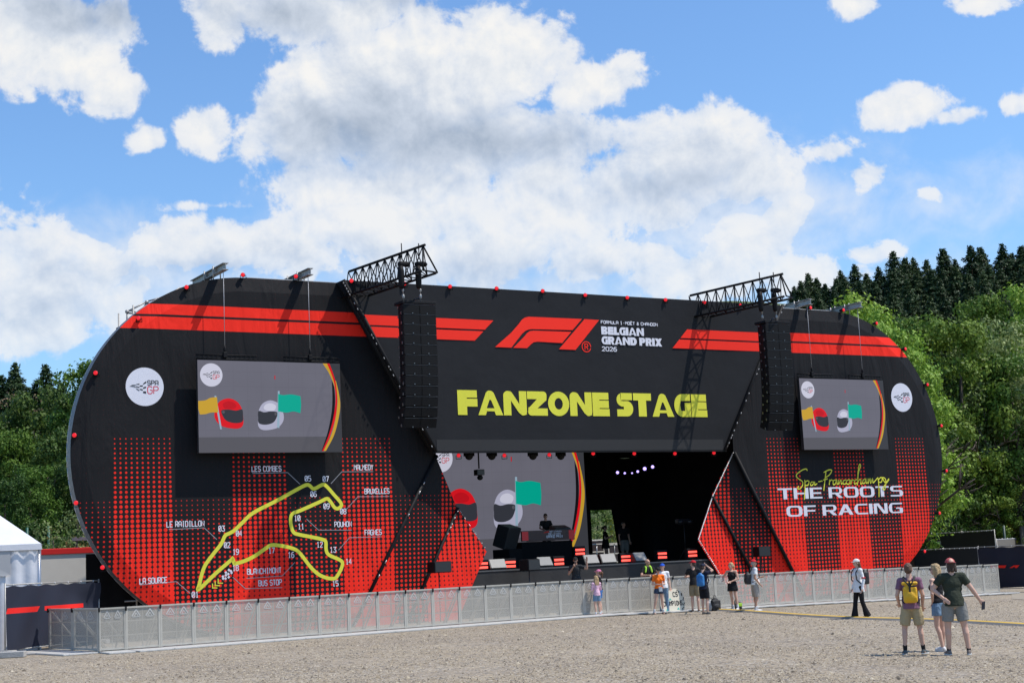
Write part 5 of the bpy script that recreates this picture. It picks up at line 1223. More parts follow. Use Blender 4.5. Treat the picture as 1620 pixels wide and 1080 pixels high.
def deciduous(key, leaf, seed, H=14., Wd=2.9, nclump=74, nleaf=210, size=.10, lobes=1., base=.1):
    rng = np.random.default_rng(seed); tk = MB(); cl = []
    def limb(p, d, L, r, depth):
        q = p + d*L; tk.tube(tuple(p), tuple(q), r, r*.6, n=7)
        if depth == 0: cl.append(q); return
        for _ in range(rng.integers(2,4)):
            nd = d + rng.normal(0,.55,3); nd[2] = abs(nd[2])*.6+.15; nd /= np.linalg.norm(nd); limb(q, nd, L*rng.uniform(.55,.8), r*.55, depth-1)
    tk.tube((0,0,-1), (.1,.05,H*.35), H*.022, H*.016, n=10)
    for k in range(7):
        q = 2*PI*k/7+rng.uniform(-.4,.4); d = V(math.cos(q)*.8, math.sin(q)*.8, rng.uniform(.25,1.)); d /= np.linalg.norm(d); limb(V(.1,.05,H*(.18+.03*k)), d, H*.16, H*.009, 2)
    tk.tube((.1,.05,H*.35), (.3,-.1,H*.8), H*.015, H*.004)
    C_ = []; Nn = []
    for k in range(nclump):
        z = rng.uniform(base, 1.)**.85; prof = math.sin(min(1, (z-base+.05)/(1.02-base))**.75*PI*.93)**.6
        q = rng.uniform(0, 2*PI); rad = Wd*prof*rng.uniform(.45,1.)**.5*(1+.16*math.sin(3*q+seed)+.12*math.sin(7*z*3))
        c = V(rad*math.cos(q), rad*math.sin(q), z*H*.955); R_ = (.45+.075*Wd)*rng.uniform(.6,1.5)*lobes
        m = int(nleaf*(R_/.7)**2); d = rng.normal(0,1,(m,3)); d /= np.linalg.norm(d,axis=1)[:,None]; d[:,2] *= .72
        rr_ = R_*rng.uniform(.25,1.,m)[:,None]**.45*(1+.25*np.sin(d[:,:1]*6+k)+.25*np.sin(d[:,1:2]*7+2*k))
        C_.append(c+d*rr_); Nn.append(d*1.0 + V(0,0,.35))
    m = 1500; d = np.clip(rng.normal(0,1,(m,3)),-1.5,1.5)*V(Wd*.42,Wd*.42,H*.2)+V(0,0,H*.5); C_.append(d); Nn.append(rng.normal(0,1,(m,3)))
    me = leaf_mesh(key+'_crown', np.concatenate(C_), np.concatenate(Nn), size, rng, LM[leaf]); TREES[key] = (me, tk, H, Wd)
def conifer(key, seed, H=20., Wd=2.9, sp=.36, dens=1.5):
    rng = np.random.default_rng(seed); tk = MB(); tk.tube((0,0,-1), (0,0,H*.97), H*.014, .03, n=8); C_ = []; Nn = []; z = H*.10
    while z < H:
        u = (z/H); R_ = min(.52*(H-z), Wd*(1.15-.3*u))*(.52+.75*rng.random())+.10; nb = int(8+6*(1-u))
        for k in range(nb):
            q = 2*PI*(k+rng.random()*.9)/nb; L = R_*rng.uniform(.6,1.15); m = max(7, int(L*26*dens)); t = rng.uniform(.06,1,m)**.75
            droop = -.30*t*t*L + .10*t*L + .12*L*t**3; w = (.10+.20*L*(1-t)*.6+.1)
            x = t*L; y = rng.normal(0,1,m)*w*.8; zz = z + droop + rng.normal(0,.06,m) - np.abs(rng.normal(0,.13,m))
            C_.append(np.stack([x*math.cos(q)-y*math.sin(q), x*math.sin(q)+y*math.cos(q), zz],1)); Nn.append(np.tile(V(math.cos(q)*.5, math.sin(q)*.5, .9), (m,1)))
            if k % 3 == 0 and L > .8: tk.tube((0,0,z), (L*.8*math.cos(q), L*.8*math.sin(q), z-.1*L), .035, .01, n=5)
        z += sp*(.75+.5*rng.random())*(.6+.5*(1-u))
    me = leaf_mesh(key+'_crown', np.concatenate(C_), np.concatenate(Nn), .15, rng, LM['needle'], .42); TREES[key] = (me, tk, H, Wd)
deciduous('broad_a', 'mid', 1); deciduous('broad_b', 'mid', 2, 13, 2.7, 70); deciduous('bright_a', 'bright', 3, 15, 3.1, 80, 210, .11); deciduous('dark_a', 'dark', 4, 13, 3, 74); deciduous('dark_b', 'dark', 5, 12, 2.7, 66)
deciduous('pale_a', 'pale', 6, 13, 2.8, 62, 170, .095); deciduous('bush_a', 'pale', 7, 5, 2.2, 46, 110, .07, .8, 0.); deciduous('bush_b', 'yellow', 8, 4, 2.2, 40, 110, .07, .75, 0.); deciduous('bush_c', 'mid', 9, 4, 2.2, 40, 110, .07, .75, 0.)
deciduous('sparse_a', 'brown', 10, 12, 2.8, 34, 60, .08)
conifer('spruce_a', 11); conifer('spruce_b', 12, 20, 3.3, .42, 1.3); conifer('spruce_c', 13, 20, 2.6, .34, 1.5)
TM = {}
def tree(name, key, px, ptop, dist, lab, cat='tree', wpx=None, group=None, rot=None):
    if px > 1470 and dist < 88: dist = 88+(dist-74)*.4
    me, tk, H, Wd = TREES[key]; a = at(px, ptop, dist); x = float(a[0]); g = gh(x, dist); h = float(a[2])-g
    T = thing(name, lab, cat, (x, dist, g-.1), rot if rot is not None else random.uniform(0, 6.28), group)
    s = h/H; sw = max(wpx*dist/FP/Wd, .88*s if key[:5] != "spruc" else 0) if wpx else s; T.scale = (sw, sw, s)
    cr = bpy.data.objects.new('crown', me); C.objects.link(cr); cr.parent = T
    if key not in TM:
        o = tk.build('trunk', bark, T); TM[key] = o.data
    else: o = bpy.data.objects.new('trunk', TM[key]); C.objects.link(o); o.parent = T
    return T
G_R = 'broadleaf trees on the right slope'; G_C = 'conifers on the right skyline'; G_L = 'broadleaf trees at the left'
cl = [(1256,452,150),(1277.5,430,150),(1291,437,152),(1329,427,150),(1351,416,148),(1370,430,150),(1389,421,152),(1412,395,148),(1431,405,150),(1444,407,155),(1465,409,148),(1491,390,150),(1510,409,154),(1534.5,386,148),(1550,388,152),(1584.5,385,150),(1600,398,155),(1615,386,150),(1640,392,150)]
words = ['first','second','third','fourth','fifth','sixth','seventh','eighth','ninth','tenth','eleventh','twelfth','thirteenth','fourteenth','fifteenth','sixteenth','seventeenth','eighteenth','nineteenth']
for i, (x, y, d) in enumerate(cl):
    tree('spruce_tree', ('spruce_a','spruce_b','spruce_c')[i % 3], x, y, d, 'dark spruce on the right skyline, %s from the left' % words[i], 'conifer', wpx=None, group=G_C)
k = 0
WN = words+['twentieth']+['twenty-'+w for w in words[:9]]
for (y, d, x0, x1, st, rn) in ((452,144,1262,1670,19,'row just below the skyline'),(464,137,1290,1670,24,'middle conifer row'),(480,128,1320,1660,30,'lowest conifer row')):
    x = x0; c_ = 0
    while x < x1:
        tree('spruce_tree', ('spruce_b','spruce_a','spruce_c')[k % 3], x+random.uniform(-5,5), y+random.uniform(-14,14)-(x-1260)*.075, d+random.uniform(-4,4), WN[c_]+' spruce from the left in the '+rn, 'conifer', wpx=None, group='conifers in the rows below the skyline'); x += st; k += 1; c_ += 1
rt = [('bright_a',1285,480,80,46,'bright green tree whose top shows above the roof beams on the right'),('bright_a',1340,463,82,50,'bright green tree rising above the right wing roof'),('bright_a',1384,470,80,48,'bright green tree above the right end of the roof'),('bright_a',1412,505,76,46,'bright green tree at the right shoulder of the wing'),
 ('broad_a',1455,492,92,52,'mid green tree just right of the wing shoulder'),('broad_b',1502,488,90,50,'mid green tree with a lit top below the spruces'),('broad_a',1546,462,112,52,'high green tree on the slope below the spruces'),('bright_a',1606,449,112,50,'lighter green tree high on the slope at the right edge'),('pale_a',1572,492,92,62,'pale silvery tree high at the right'),
 ('dark_a',1430,560,88,50,'dark tree behind the right wing edge'),('pale_a',1530,532,84,58,'pale tree with bare limbs in the middle of the slope'),('broad_b',1600,540,90,52,'green tree at the right edge of the slope'),('dark_b',1480,590,86,50,'dark tree beside the right wing lamps'),
 ('bright_a',1478,622,80,40,'bright tree close to the right wing edge'),('broad_a',1520,640,80,55,'round green tree in the middle of the lower slope'),('pale_a',1562,622,80,46,'pale green tree left of the bare branches'),('broad_b',1608,660,82,46,'green tree low at the right edge'),
 ('broad_a',1508,715,77,46,'green tree low beside the wing'),('broad_b',1555,705,77,52,'green tree low on the slope behind the yellow bush'),('broad_a',1600,735,77,46,'lowest green tree at the right edge'),('dark_a',1500,760,80,44,'dark tree in the shade behind the black fence'),('dark_b',1462,700,84,40,'dark tree filling the gap at the right wing tip')]
for key, x, y, d, w, lab in rt: tree('broadleaf_tree', key, x, y, d, lab, wpx=w, group=G_R)
for key, x, y, d, w, lab in (('bush_a',1515,818,75,30,'leafy bush behind the farther black fence'),('bush_b',1572,815,78,34,'yellow flowering bush behind the timber fence'),('bush_c',1605,830,80,24,'green bush at the right edge behind the timber fence'),('bush_c',1545,832,76,22,'small green bush between the leafy and the yellow bush'),('bush_b',1500,842,74,14,'small yellowish shrub beside the black fence')): tree('bush', key, x, y, d, lab, 'bush', wpx=w)
lt = [('dark_a',15,640,92,50,'dark leafy tree at the left edge'),('dark_b',62,605,90,48,'tall dark green tree left of the stage'),('dark_a',105,612,92,44,'dark tree behind the left wing'),('broad_a',135,573,86,28,'slim taller tree peeking over the left rim'),('broad_b',172,545,86,34,'tree top showing behind the left shoulder of the stage'),
 ('broad_a',20,672,84,44,'mid green tree low at the left edge'),('dark_b',88,665,82,50,'broad dark tree in the middle of the left group'),('broad_b',52,720,78,44,'green tree above the tent'),('dark_a',120,720,80,44,'dark tree touching the left rim'),('dark_b',12,745,76,40,'dark tree right above the tent roof'),('sparse_a',34,612,96,36,'brownish half bare tree at the left'),('dark_a',145,800,74,36,'dark tree low behind the left rim')]
for key, x, y, d, w, lab in lt: tree('broadleaf_tree', key, x, y, d, lab, wpx=w, group=G_L)
tree('bush', 'bush_a', 92, 810, 66, 'pale green bush behind the site cabin', 'bush', wpx=30); tree('bush', 'bush_c', 50, 830, 67, 'green bush behind the tent roof', 'bush', wpx=26); tree('bush', 'bush_c', 128, 842, 67, 'small green bush between the cabin and the stage rim', 'bush', wpx=16)
for i, (x, y, w) in enumerate(((24,573,24),(72,573,26),(97,600,20),(55,605,18),(2,590,22))): tree('spruce_tree', ('spruce_a','spruce_b','spruce_c')[i % 3], x, y, 108, 'spruce behind the left trees, '+('with a wide pointed top near the edge','tallest and nearest the stage','small one right of the tallest','low one between the two tall ones','cut by the left edge')[i], 'conifer', wpx=None)
# greenery seen through the back of the stage
for i, (x, y, d, key) in enumerate(((955,800,84,'bush_a'),(975,815,86,'bush_b'),(940,790,90,'broad_b'),(1072,735,92,'broad_a'),(1000,790,95,'dark_a'))):
    tree('bush' if 'bush' in key else 'broadleaf_tree', key, x, y, d, ('pale shrub seen through the left of the back opening','pale shrub seen through the right of the back opening','green tree filling the left of the back opening','tree seen through the narrow slit in the black drape','dark tree at the right of the back opening')[i], 'bush' if 'bush' in key else 'tree', wpx=34, group='greenery behind the stage')
# the woods go on past the picture edges and behind the stage
for i, (key, x, y, d, w) in enumerate((('dark_a',-45,640,88,50),('broad_a',-105,655,90,50),('dark_b',-165,640,94,50),('broad_b',215,590,92,46),('dark_a',262,600,94,46),('broad_a',1665,480,98,52),('bright_a',1720,500,96,52),('broad_b',1660,640,90,50))):
    tree('broadleaf_tree', key, x, y, d, ('first','second','third')[i % 3]+' tree of the woods continuing '+('past the left edge','behind the left wing','past the right edge')[0 if i < 3 else 1 if i < 5 else 2], wpx=w, group='woods beyond the frame')
# ================================================================== people
skin_a = mat('skin_light', (.60,.36,.26), .55, var=.08, vscale=9); skin_b = mat('skin_tan', (.48,.27,.18), .55, var=.08, vscale=9)
def cloth(name, col, pattern=None):
    return mat('cloth_'+name, col, .85, bump=.5, bscale=14, var=.14, vscale=7, spec=.2)
BASE = dict(pel=(0,0,.94), wai=(0,.0,1.10), che=(0,-.005,1.29), nek=(0,.012,1.475), hed=(0,-.015,1.64),
  shL=(.175,.0,1.42), elL=(.225,.03,1.14), wrL=(.235,-.05,.90), shR=(-.175,.0,1.42), elR=(-.225,.03,1.14), wrR=(-.235,-.05,.90),
  hiL=(.088,0,.92), knL=(.10,-.015,.50), anL=(.105,.02,.085), hiR=(-.088,0,.92), knR=(-.10,-.015,.50), anR=(-.105,.02,.085), feL=0., feR=0.)
def hand(mb, el, wr, curl=.5, s=1., side=1):
    d = V(*wr)-V(*el); d /= np.linalg.norm(d); up = V(0,-1,.2); x = np.cross(d, up); x /= np.linalg.norm(x); nrm = np.cross(x, d)
    w = V(*wr); pc = w + d*.05*s
    R_ = Matrix([[x[i], nrm[i], d[i]] for i in range(3)])
    mb.ell(tuple(pc), (.040*s,.017*s,.055*s), R_)
    for k, (o, L) in enumerate(((-.027,.068),(-.009,.078),(.009,.073),(.027,.058))):
        a = w + d*.088*s + x*o*s; d2 = d*math.cos(curl*.7)+nrm*math.sin(curl*.7); b = a + d2*L*.5*s; d3 = d*math.cos(curl*1.7)+nrm*math.sin(curl*1.7); c = b + d3*L*.5*s
        mb.cap(tuple(a - d*.012*s), tuple(b), .0098*s, .0088*s, 8); mb.cap(tuple(b), tuple(c), .0088*s, .0076*s, 8)
    a = w + d*.03*s + x*.028*side*s; b = a + (d*.6+x*.75*side+nrm*.3)*.035*s; c = b + (d*.95+x*.15*side+nrm*.35)*.03*s
    mb.cap(tuple(a), tuple(b), .0125*s, .011*s, 8); mb.cap(tuple(b), tuple(c), .011*s, .009*s, 8)
def person(label, loc, yaw, H=1.75, fem=False, skin=skin_a, top=None, bottom=None, hair=None, cap=None, shoes=None, sock=None, pose=None, head_yaw=0., head_tilt=0., curl=(.5,.5), build_=1., lean=0., cargo=False, glasses=False, child=False):
    T = thing('person', label, 'person', loc, yaw); k = H/1.75; J = dict(BASE); J.update(pose or {})
    j = lambda n: tuple(c*k for c in J[n]); b = build_; fw = .90 if fem else 1.; hs = 1.12 if child else 1.
    wd = k*b*fw
    def torso(mb, e=0., z0=.9, scoop=False):
        pel, wai, che = V(*j('pel')), V(*j('wai')), V(*j('che'))
        mb.ell(tuple(pel+V(0,0,.055*k if e else 0)), ((.158 if not fem else .165)*k*b+e, .108*k*b+e, (.09 if e else .12)*k+e)); mb.ell(tuple(wai), ((.132 if not fem else .122)*k*b+e, .092*k*b+e, .13*k+e)); mb.ell(tuple(che), (.150*wd+e, .105*k*b+e, .165*k+e))
        mb.ell(tuple((pel+wai)/2), (.142*k*b+e,.10*k*b+e,.1*k)); mb.ell(tuple((wai+che)/2), (.142*wd+e,.098*k*b+e,.1*k))
        if fem:
            for sx in (-1,1): mb.ell(tuple(che+V(sx*.065*k,-.085*k,-.01*k)), (.06*k+e,.05*k+e,.06*k+e))
        if not scoop:
            mb.cap(j('shL'), j('shR'), .057*k*b+e, n=12); mb.ell(tuple(che+V(0,.0,.12*k)), (.135*wd+e,.078*k*b+e,.06*k+e))
    def limb(mb, n, e=0., full=True):
        sh, el, wr = j('sh'+n), j('el'+n), j('wr'+n); r = .049*k*b*fw
        mb.cap(sh, el, r+e, r*.78+e); mid = tuple(V(*sh)*.6+V(*el)*.4); mb.ell(mid, (r*1.05+e,)*3)
        if full: mid = tuple(V(*el)*.72+V(*wr)*.28); mb.cap(el, mid, r*.78+e, r*.76+e); mb.cap(mid, wr, r*.76+e, r*.5+e)
    def leg(mb, n, e=0., upto=1.):
        hi, kn, an = V(*j('hi'+n)), V(*j('kn'+n)), V(*j('an'+n)); r = .082*k*b
        mb.cap(tuple(hi), tuple(kn), r+e, r*.64+e); ca = kn*.7+an*.3 + V(0,.018*k,0); mb.cap(tuple(kn), tuple(ca), r*.60+e, r*.64+e); mb.cap(tuple(ca), tuple(an), r*.62+e, r*.40+e)
    # ---- body: one continuous surface
    mb = MB(); torso(mb)
    for n, sd in (('L',1),('R',-1)):
        limb(mb, n); hand(mb, j('el'+n), j('wr'+n), curl[0 if n == 'L' else 1], k, -sd); leg(mb, n)
        an = V(*j('an'+n)); mb.cap(tuple(an+V(0,.02*k,-.045*k)), tuple(an+V(0,-.12*k,-.055*k)), .036*k, .030*k)
    mb.cap(j('nek'), tuple(V(*j('hed'))+V(0,.01,-.05)*k), .056*k*fw*b**.5, .054*k*fw)
    mb.cap(tuple(V(*j('nek'))+V(.0,.0,-.04*k)), j('nek'), .075*k*fw, .058*k*fw)
    hd = V(*j('hed')); HR = Matrix.Rotation(head_yaw, 3, 'Z') @ Matrix.Rotation(head_tilt, 3, 'X')
    hp = lambda x, y, z: tuple(hd + V(*(HR @ Vector((x*k*hs, y*k*hs, z*k*hs)))))
    he = lambda m_, c, r, rot=None: m_.ell(hp(*c), tuple(q*k*hs for q in r), HR if rot is None else HR @ rot)
    he(mb, (0,.012,.03), (.076,.095,.092)); he(mb, (0,-.028,-.035), (.056,.066,.075)); he(mb, (0,-.062,-.075), (.028,.024,.022)); he(mb, (0,-.098,-.012), (.011,.018,.022), Matrix.Rotation(-.3,3,'X'))
    he(mb, (0,-.085,.028), (.05,.018,.012)); he(mb, (0,-.088,-.047), (.022,.012,.007))
    for sx in (-1,1): he(mb, (sx*.077,.012,-.008), (.010,.020,.031)); he(mb, (sx*.035,-.07,-.022), (.022,.018,.02))
    body = mb.remesh('body', skin, T, .0085*max(1,k), 2)
    ey = MB(); 
    for sx in (-1,1): he(ey, (sx*.030,-.088,.008), (.010,.006,.006))
    ey.build('eyes', mat('eye_dark', (.03,.02,.015), .2), body)
    mo = MB(); he(mo, (0,-.099,-.047), (.019,.004,.0035)); mo.build('mouth', mat('lips', (.32,.10,.08), .5), body)
    if glasses:
        g = MB()
        for sx in (-1,1): he(g, (sx*.033,-.100,.010), (.026,.008,.018)); g.tube(hp(sx*.06,-.095,.012), hp(sx*.08,.01,.01), .004*k, n=5)
        g.tube(hp(-.02,-.105,.014), hp(.02,-.105,.014), .004*k, n=5); g.build('sunglasses', mat('glasses_black', (.01,.01,.01), .15), T)
    # ---- clothes
    if top:
        m = MB(); e = .013*k; sl = top.get('sleeve', 'short'); torso(m, e, scoop=(sl == 'none'))
        if sl == 'none':
            for n in ('L','R'): a = V(*j('sh'+n)); c = V(*j('che')); m.cap(tuple(a*.62+V(*j('nek'))*.38+V(0,-.0,.008)*k), tuple(a*.55+c*.45+V(0,-.055,.0)*k), .028*k, .03*k); m.cap(tuple(a*.62+V(*j('nek'))*.38), tuple(a*.55+c*.45+V(0,.055,.0)*k), .028*k, .03*k)
        for n in ('L','R'):
            if sl == 'short':
                sh, el = V(*j('sh'+n)), V(*j('el'+n)); q = sh*.38+el*.62; m.rev(tuple(sh), tuple(q), [(-.03*k,.03*k),(0,.062*k*b*fw),(float(np.linalg.norm(q-sh)), .060*k*b*fw)], 14); m.ell(tuple(sh), (.062*k*b*fw,)*3)
            elif sl == 'long': limb(m, n, .013*k)
        if top.get('hem'):                       # loose hem hanging over the waist
            p = V(*j('pel')); m.rev(tuple(p+V(0,0,.22*k)), tuple(p-V(0,0,top['hem']*k)), [(0,.12*k*b),(.1*k,.148*k*b),(.22*k+top['hem']*k,.172*k*b)], 18)
        m.remesh('shirt' if sl != 'none' else 'tank_top', top['m'], T, .013*k, 2)
    if bottom:
        m = MB(); e = .017*k; p = V(*j('pel')); m.ell(tuple(p), (.165*k*b+e*.6, .115*k*b+e*.6, .11*k)); kind = bottom.get('kind','shorts'); Ln = bottom.get('len', .8); fl = bottom.get('flare', 1.15)
        for n in ('L','R'):
            hi, kn, an = V(*j('hi'+n)), V(*j('kn'+n)), V(*j('an'+n))
            if kind == 'shorts':
                q = hi+(kn-hi)*Ln; L = float(np.linalg.norm(q-hi)); m.rev(tuple(hi+V(0,0,.03*k)), tuple(q), [(0,.08*k*b),(.05*k,.098*k*b),(L*.6,.094*k*b*fl**.4),(L+.03*k,(.096-.02*Ln)*k*b*fl)], 16)
                if cargo and n: sd = 1 if n == 'L' else -1; c = hi*.35+q*.65+V(sd*.085*k,0,0); m.bbox(tuple(c), (.05*k,.13*k,.15*k), .01)
            else:
                m.cap(tuple(hi), tuple(kn), .095*k*b, .068*k*b*bottom.get('slim',1.)); m.rev(tuple(kn), tuple(an+V(0,0,-.03*k)), [(-.01,.068*k*b),(float(np.linalg.norm(an-kn))*.4,.070*k*b*bottom.get('slim',1.)),(float(np.linalg.norm(an-kn))+.02*k,.072*k*fl*bottom.get('slim',1.))], 14)
        if kind == 'shorts' and bottom.get('skirt'): m.rev(tuple(p+V(0,0,.1*k)), tuple(p-V(0,0,.24*k)), [(0,.13*k),(.12*k,.175*k),(.34*k,.20*k)], 18)
        m.remesh('shorts' if kind == 'shorts' else 'trousers', bottom['m'], T, .013*k, 2)
    for n in ('L','R'):
        m = MB(); an = V(*j('an'+n)); q = J['fe'+n]; fx, fy = math.sin(q), -math.cos(q); f = V(fx, fy, 0)
        m.ell(tuple(an+V(0,0,-.035*k)-f*.01*k), (.042*k,.052*k,.048*k)); m.cap(tuple(an-f*.035*k+V(0,0,-.052*k)), tuple(an+f*.145*k+V(0,0,-.056*k)), .038*k, .034*k); m.ell(tuple(an+f*.07*k+V(0,0,-.038*k)), (.04*k,.065*k,.034*k))
        sh = m.remesh('shoe', shoes or mat('shoe_dark', (.03,.03,.03), .6), T, .01*k, 1)
        so_ = MB(); so_.cap(tuple(an-f*.04*k+V(0,0,-.074*k)), tuple(an+f*.15*k+V(0,0,-.074*k)), .0001, .0001); v = []
        for i in range(16):
            a = 2*PI*i/16; pr_ = an + f*(.055+.135*math.cos(a))*k + V(-f[1],f[0],0)*.044*k*math.sin(a); v.append((pr_[0], pr_[1]))
        so_ = MB(); so_.add([(p_[0],p_[1],an[2]-.085*k) for p_ in v]+[(p_[0],p_[1],an[2]-.062*k) for p_ in v], [tuple(range(15,-1,-1)), tuple(range(16,32))]+[(i,(i+1)%16,(i+1)%16+16,i+16) for i in range(16)])
        so_.build('sole', mat('sole_white', (.6,.6,.58), .6) if shoes is not None and shoes.name != 'shoe_dark' else mat('sole_dark', (.06,.06,.06), .7), sh)
        if sock: s_ = MB(); kn = V(*j('kn'+n)); s_.cap(tuple(an), tuple(an*.78+kn*.22), .040*k, .046*k); s_.remesh('sock', sock, T, .012*k, 1)
    # ---- hair and cap
    if hair:
        m = MB(); st = hair['style']; rs = .006
        if st != 'bald':
            he(m, (0,.022,.045 if cap is None else .015), (.083,.098,.090) if cap is None else (.079,.092,.085)); he(m, (0,.05,.0 if cap is None else -.02), (.079,.070,.085) if cap is None else (.074,.062,.075))
            if cap is None: he(m, (0,-.035,.088), (.062,.05,.035))
            if st == 'long':
                for sx in (-1,0,1): m.cap(hp(sx*.05,.06,.02), hp(sx*.07,.085,-.17), .045*k, .035*k); m.cap(hp(sx*.07,.085,-.16), hp(sx*.055,.10,-.26), .035*k, .018*k)
                for sx in (-1,1): m.cap(hp(sx*.072,.0,.03), hp(sx*.082,.02,-.13), .026*k, .02*k)
            if st == 'pony': m.cap(hp(0,.10,.04), hp(0,.15,-.02), .030*k, .038*k); m.cap(hp(0,.15,-.02), hp(0,.13,-.20), .038*k, .014*k)
            if st == 'shoulder':
                for sx in (-1,0,1): m.cap(hp(sx*.045,.06,.0), hp(sx*.065,.085,-.11), .045*k, .03*k)
        if m.v: m.remesh('hair', hair['m'], T, .010*k, 1)
        if hair.get('beard'): m = MB(); he(m, (0,-.062,-.075), (.044,.038,.03)); he(m, (0,-.03,-.065), (.058,.055,.04)); m.remesh('beard', hair['m'], T, .009*k, 1)
    if cap:
        m = MB(); cm, rot = cap; CRm = Matrix.Rotation(rot, 3, 'Z'); cp = lambda x, y, z: hp(*(CRm @ Vector((x, y, z))))
        n_ = 20; vs = []; fs = []
        for i in range(7):
            th = PI/2*i/6
            for q in range(n_): a = 2*PI*q/n_; vs.append(cp(.090*math.cos(th)*math.cos(a), .012+.108*math.cos(th)*math.sin(a), .042+.085*math.sin(th)))
        for i in range(6):
            for q in range(n_): fs.append((i*n_+q, i*n_+(q+1)%n_, (i+1)*n_+(q+1)%n_, (i+1)*n_+q))
        m.add(vs, fs, True); m.ell(cp(0,.012,.128), (.008*k,)*3, n=8, m=5)
        o = m.build('cap', cm, T)
        br = MB(); pts = [(math.sin(a)*.078, -.085-.085*math.cos(a)**.8 if abs(a) < 1.5 else -.085, .042-.006*abs(math.sin(a))) for a in np.linspace(-1.5,1.5,13)]
        vs = [cp(*p_) for p_ in pts]+[cp(p_[0]*.98, p_[1]*.98, p_[2]+.006) for p_ in pts]+[cp(p_[0]*.95,-.06,.045) for p_ in pts]
        n2 = len(pts); br.add(vs, [(i,i+1,i+1+n2,i+n2) for i in range(n2-1)]+[(i+n2,i+1+n2,i+1+2*n2,i+2*n2) for i in range(n2-1)]+[(i,i+2*n2,i+1+2*n2,i+1) for i in range(n2-1)], True); br.build('brim', cm, o)
    return T, k, J
def on_person(T, k, J, dz=0.): return T
def backpack(label, P_, col, w=.30, h=.42, d=.15, z=1.18, roll=False, straps='strap_black', dy=.20):
    T0, k, J = P_; yaw = T0.rotation_euler[2]; B = thing('backpack', label, 'backpack', T0.location, yaw)
    m = mat('pack_'+label.split()[0]+'_'+label.split()[1], col, .6, bump=.5, bscale=12, var=.1); cz = z*k
    b = MB(); b.ell((0, dy*k, cz), (w/2*k, d/2*k*1.15, h/2*k*1.05)); b.bbox((0, dy*k, cz-.03*k), (w*k*.94, d*k, h*k*.86), .045*k); b.ell((0, (dy+d*.45)*k, cz-.07*k), (w*.36*k, .045*k, h*.26*k))
    b.remesh('pack', m, B, .014, 2)
    s = MB(); sm_ = mat(straps, (.015,.015,.018), .7)
    for sx in (-1,1):
        s.path([(sx*.05*k,(dy-.06)*k,cz+.15*k),(sx*.10*k,.075*k,1.50*k),(sx*.115*k,-.03*k,1.49*k),(sx*.125*k,-.135*k,1.36*k),(sx*.14*k,-.13*k,1.15*k),(sx*.16*k,.0,1.03*k),(sx*.13*k,.12*k,1.0*k)], .017*k, 8)
    s.build('strap', sm_, B)
    if roll:
        r = MB(); r.cap((-.12*k,dy*k,cz+h*.49*k), (.12*k,dy*k,cz+h*.49*k), .035*k); r.build('roll_top', m, B)
        v = MB(); v.box((0,(dy+.095)*k,cz+.13*k), (.035*k,.012*k,.22*k)); v.box((-.07*k,(dy+.09)*k,cz+.13*k), (.11*k,.012*k,.03*k)); v.path([(-.12*k,(dy-.02)*k,cz+.3*k),(0,(dy+.07)*k,cz+.12*k),(.12*k,(dy-.02)*k,cz+.3*k)], .012*k); v.build('buckle_strap', sm_, B)
    return B
black = cloth('black', (.014,.014,.016)); navy = cloth('navy', (.015,.018,.04)); denim = cloth('denim', (.17,.26,.36)); blond = mat('hair_blond', (.48,.33,.16), .6, bump=.8, bscale=40, var=.25, vscale=20); brown = mat('hair_brown', (.055,.03,.018), .6, bump=.8, bscale=40, var=.3, vscale=20); auburn = mat('hair_auburn', (.16,.07,.03), .6, bump=.8, bscale=40, var=.3, vscale=20)
white_c = cloth('white', (.78,.78,.78)); sh_white = mat('shoe_white', (.6,.58,.57), .6, var=.1); sh_blk = mat('shoe_dark', (.03,.03,.03), .6); whs = cloth('sock_white', (.65,.65,.65))
def G_(px, py): return on_ground(px, py)
PIf = PI
# --- the three in the foreground
p1 = person('man from behind in a purple T-shirt and khaki cargo shorts', G_(1448,1034), PI-.25, 1.71, top=dict(m=cloth('purple',(.22,.11,.165)),hem=.06), bottom=dict(m=cloth('khaki',(.42,.33,.19)),len=.86,flare=1.2), hair=dict(style='short',m=mat('hair_brown2',(.13,.07,.04),.6,bump=.8,bscale=40)), cargo=True, glasses=True,
    shoes=mat('shoe_slate',(.06,.075,.08),.6), sock=cloth('sock_black',(.02,.02,.02)), head_yaw=-.1, build_=1.05, pose=dict(elL=(.255,.06,1.15),wrL=(.235,-.10,.99),elR=(-.235,.05,1.14),wrR=(-.215,-.08,.92),knL=(.16,-.02,.5),anL=(.185,.05,.085),knR=(-.13,-.02,.5),anR=(-.165,-.02,.085),feR=-.5,feL=.25))
backpack('yellow roll-top backpack worn by the man in the purple T-shirt', p1, (.72,.40,.012), .29, .38, .13, 1.19, True)
p3_ = person('man from behind in a dark olive T-shirt, grey shorts and a backward red cap', G_(1516,1035), PI-.12, 1.79, skin=skin_a, top=dict(m=cloth('olive',(.035,.042,.028)),hem=.05), bottom=dict(m=cloth('grey',(.24,.235,.215)),len=.74,flare=1.12), hair=dict(style='shoulder',m=brown), cap=(mat('cap_floral',(.42,.07,.07),.8,var=.9,vscale=22),PI), sock=cloth('sock_black',(.02,.02,.02)),
    shoes=mat('shoe_sand',(.16,.13,.11),.6), head_yaw=.15, build_=1.16, pose=dict(shL=(.19,0,1.42),elL=(.36,-.02,1.20),wrL=(.20,.12,1.04),shR=(-.19,0,1.42),elR=(-.34,.02,1.19),wrR=(-.47,.0,.98),hiL=(.105,0,.92),hiR=(-.105,0,.92),knL=(.14,-.03,.5),anL=(.15,-.05,.085),knR=(-.16,0,.5),anR=(-.19,.05,.085),feL=.3,feR=-.2), curl=(.3,1.1))
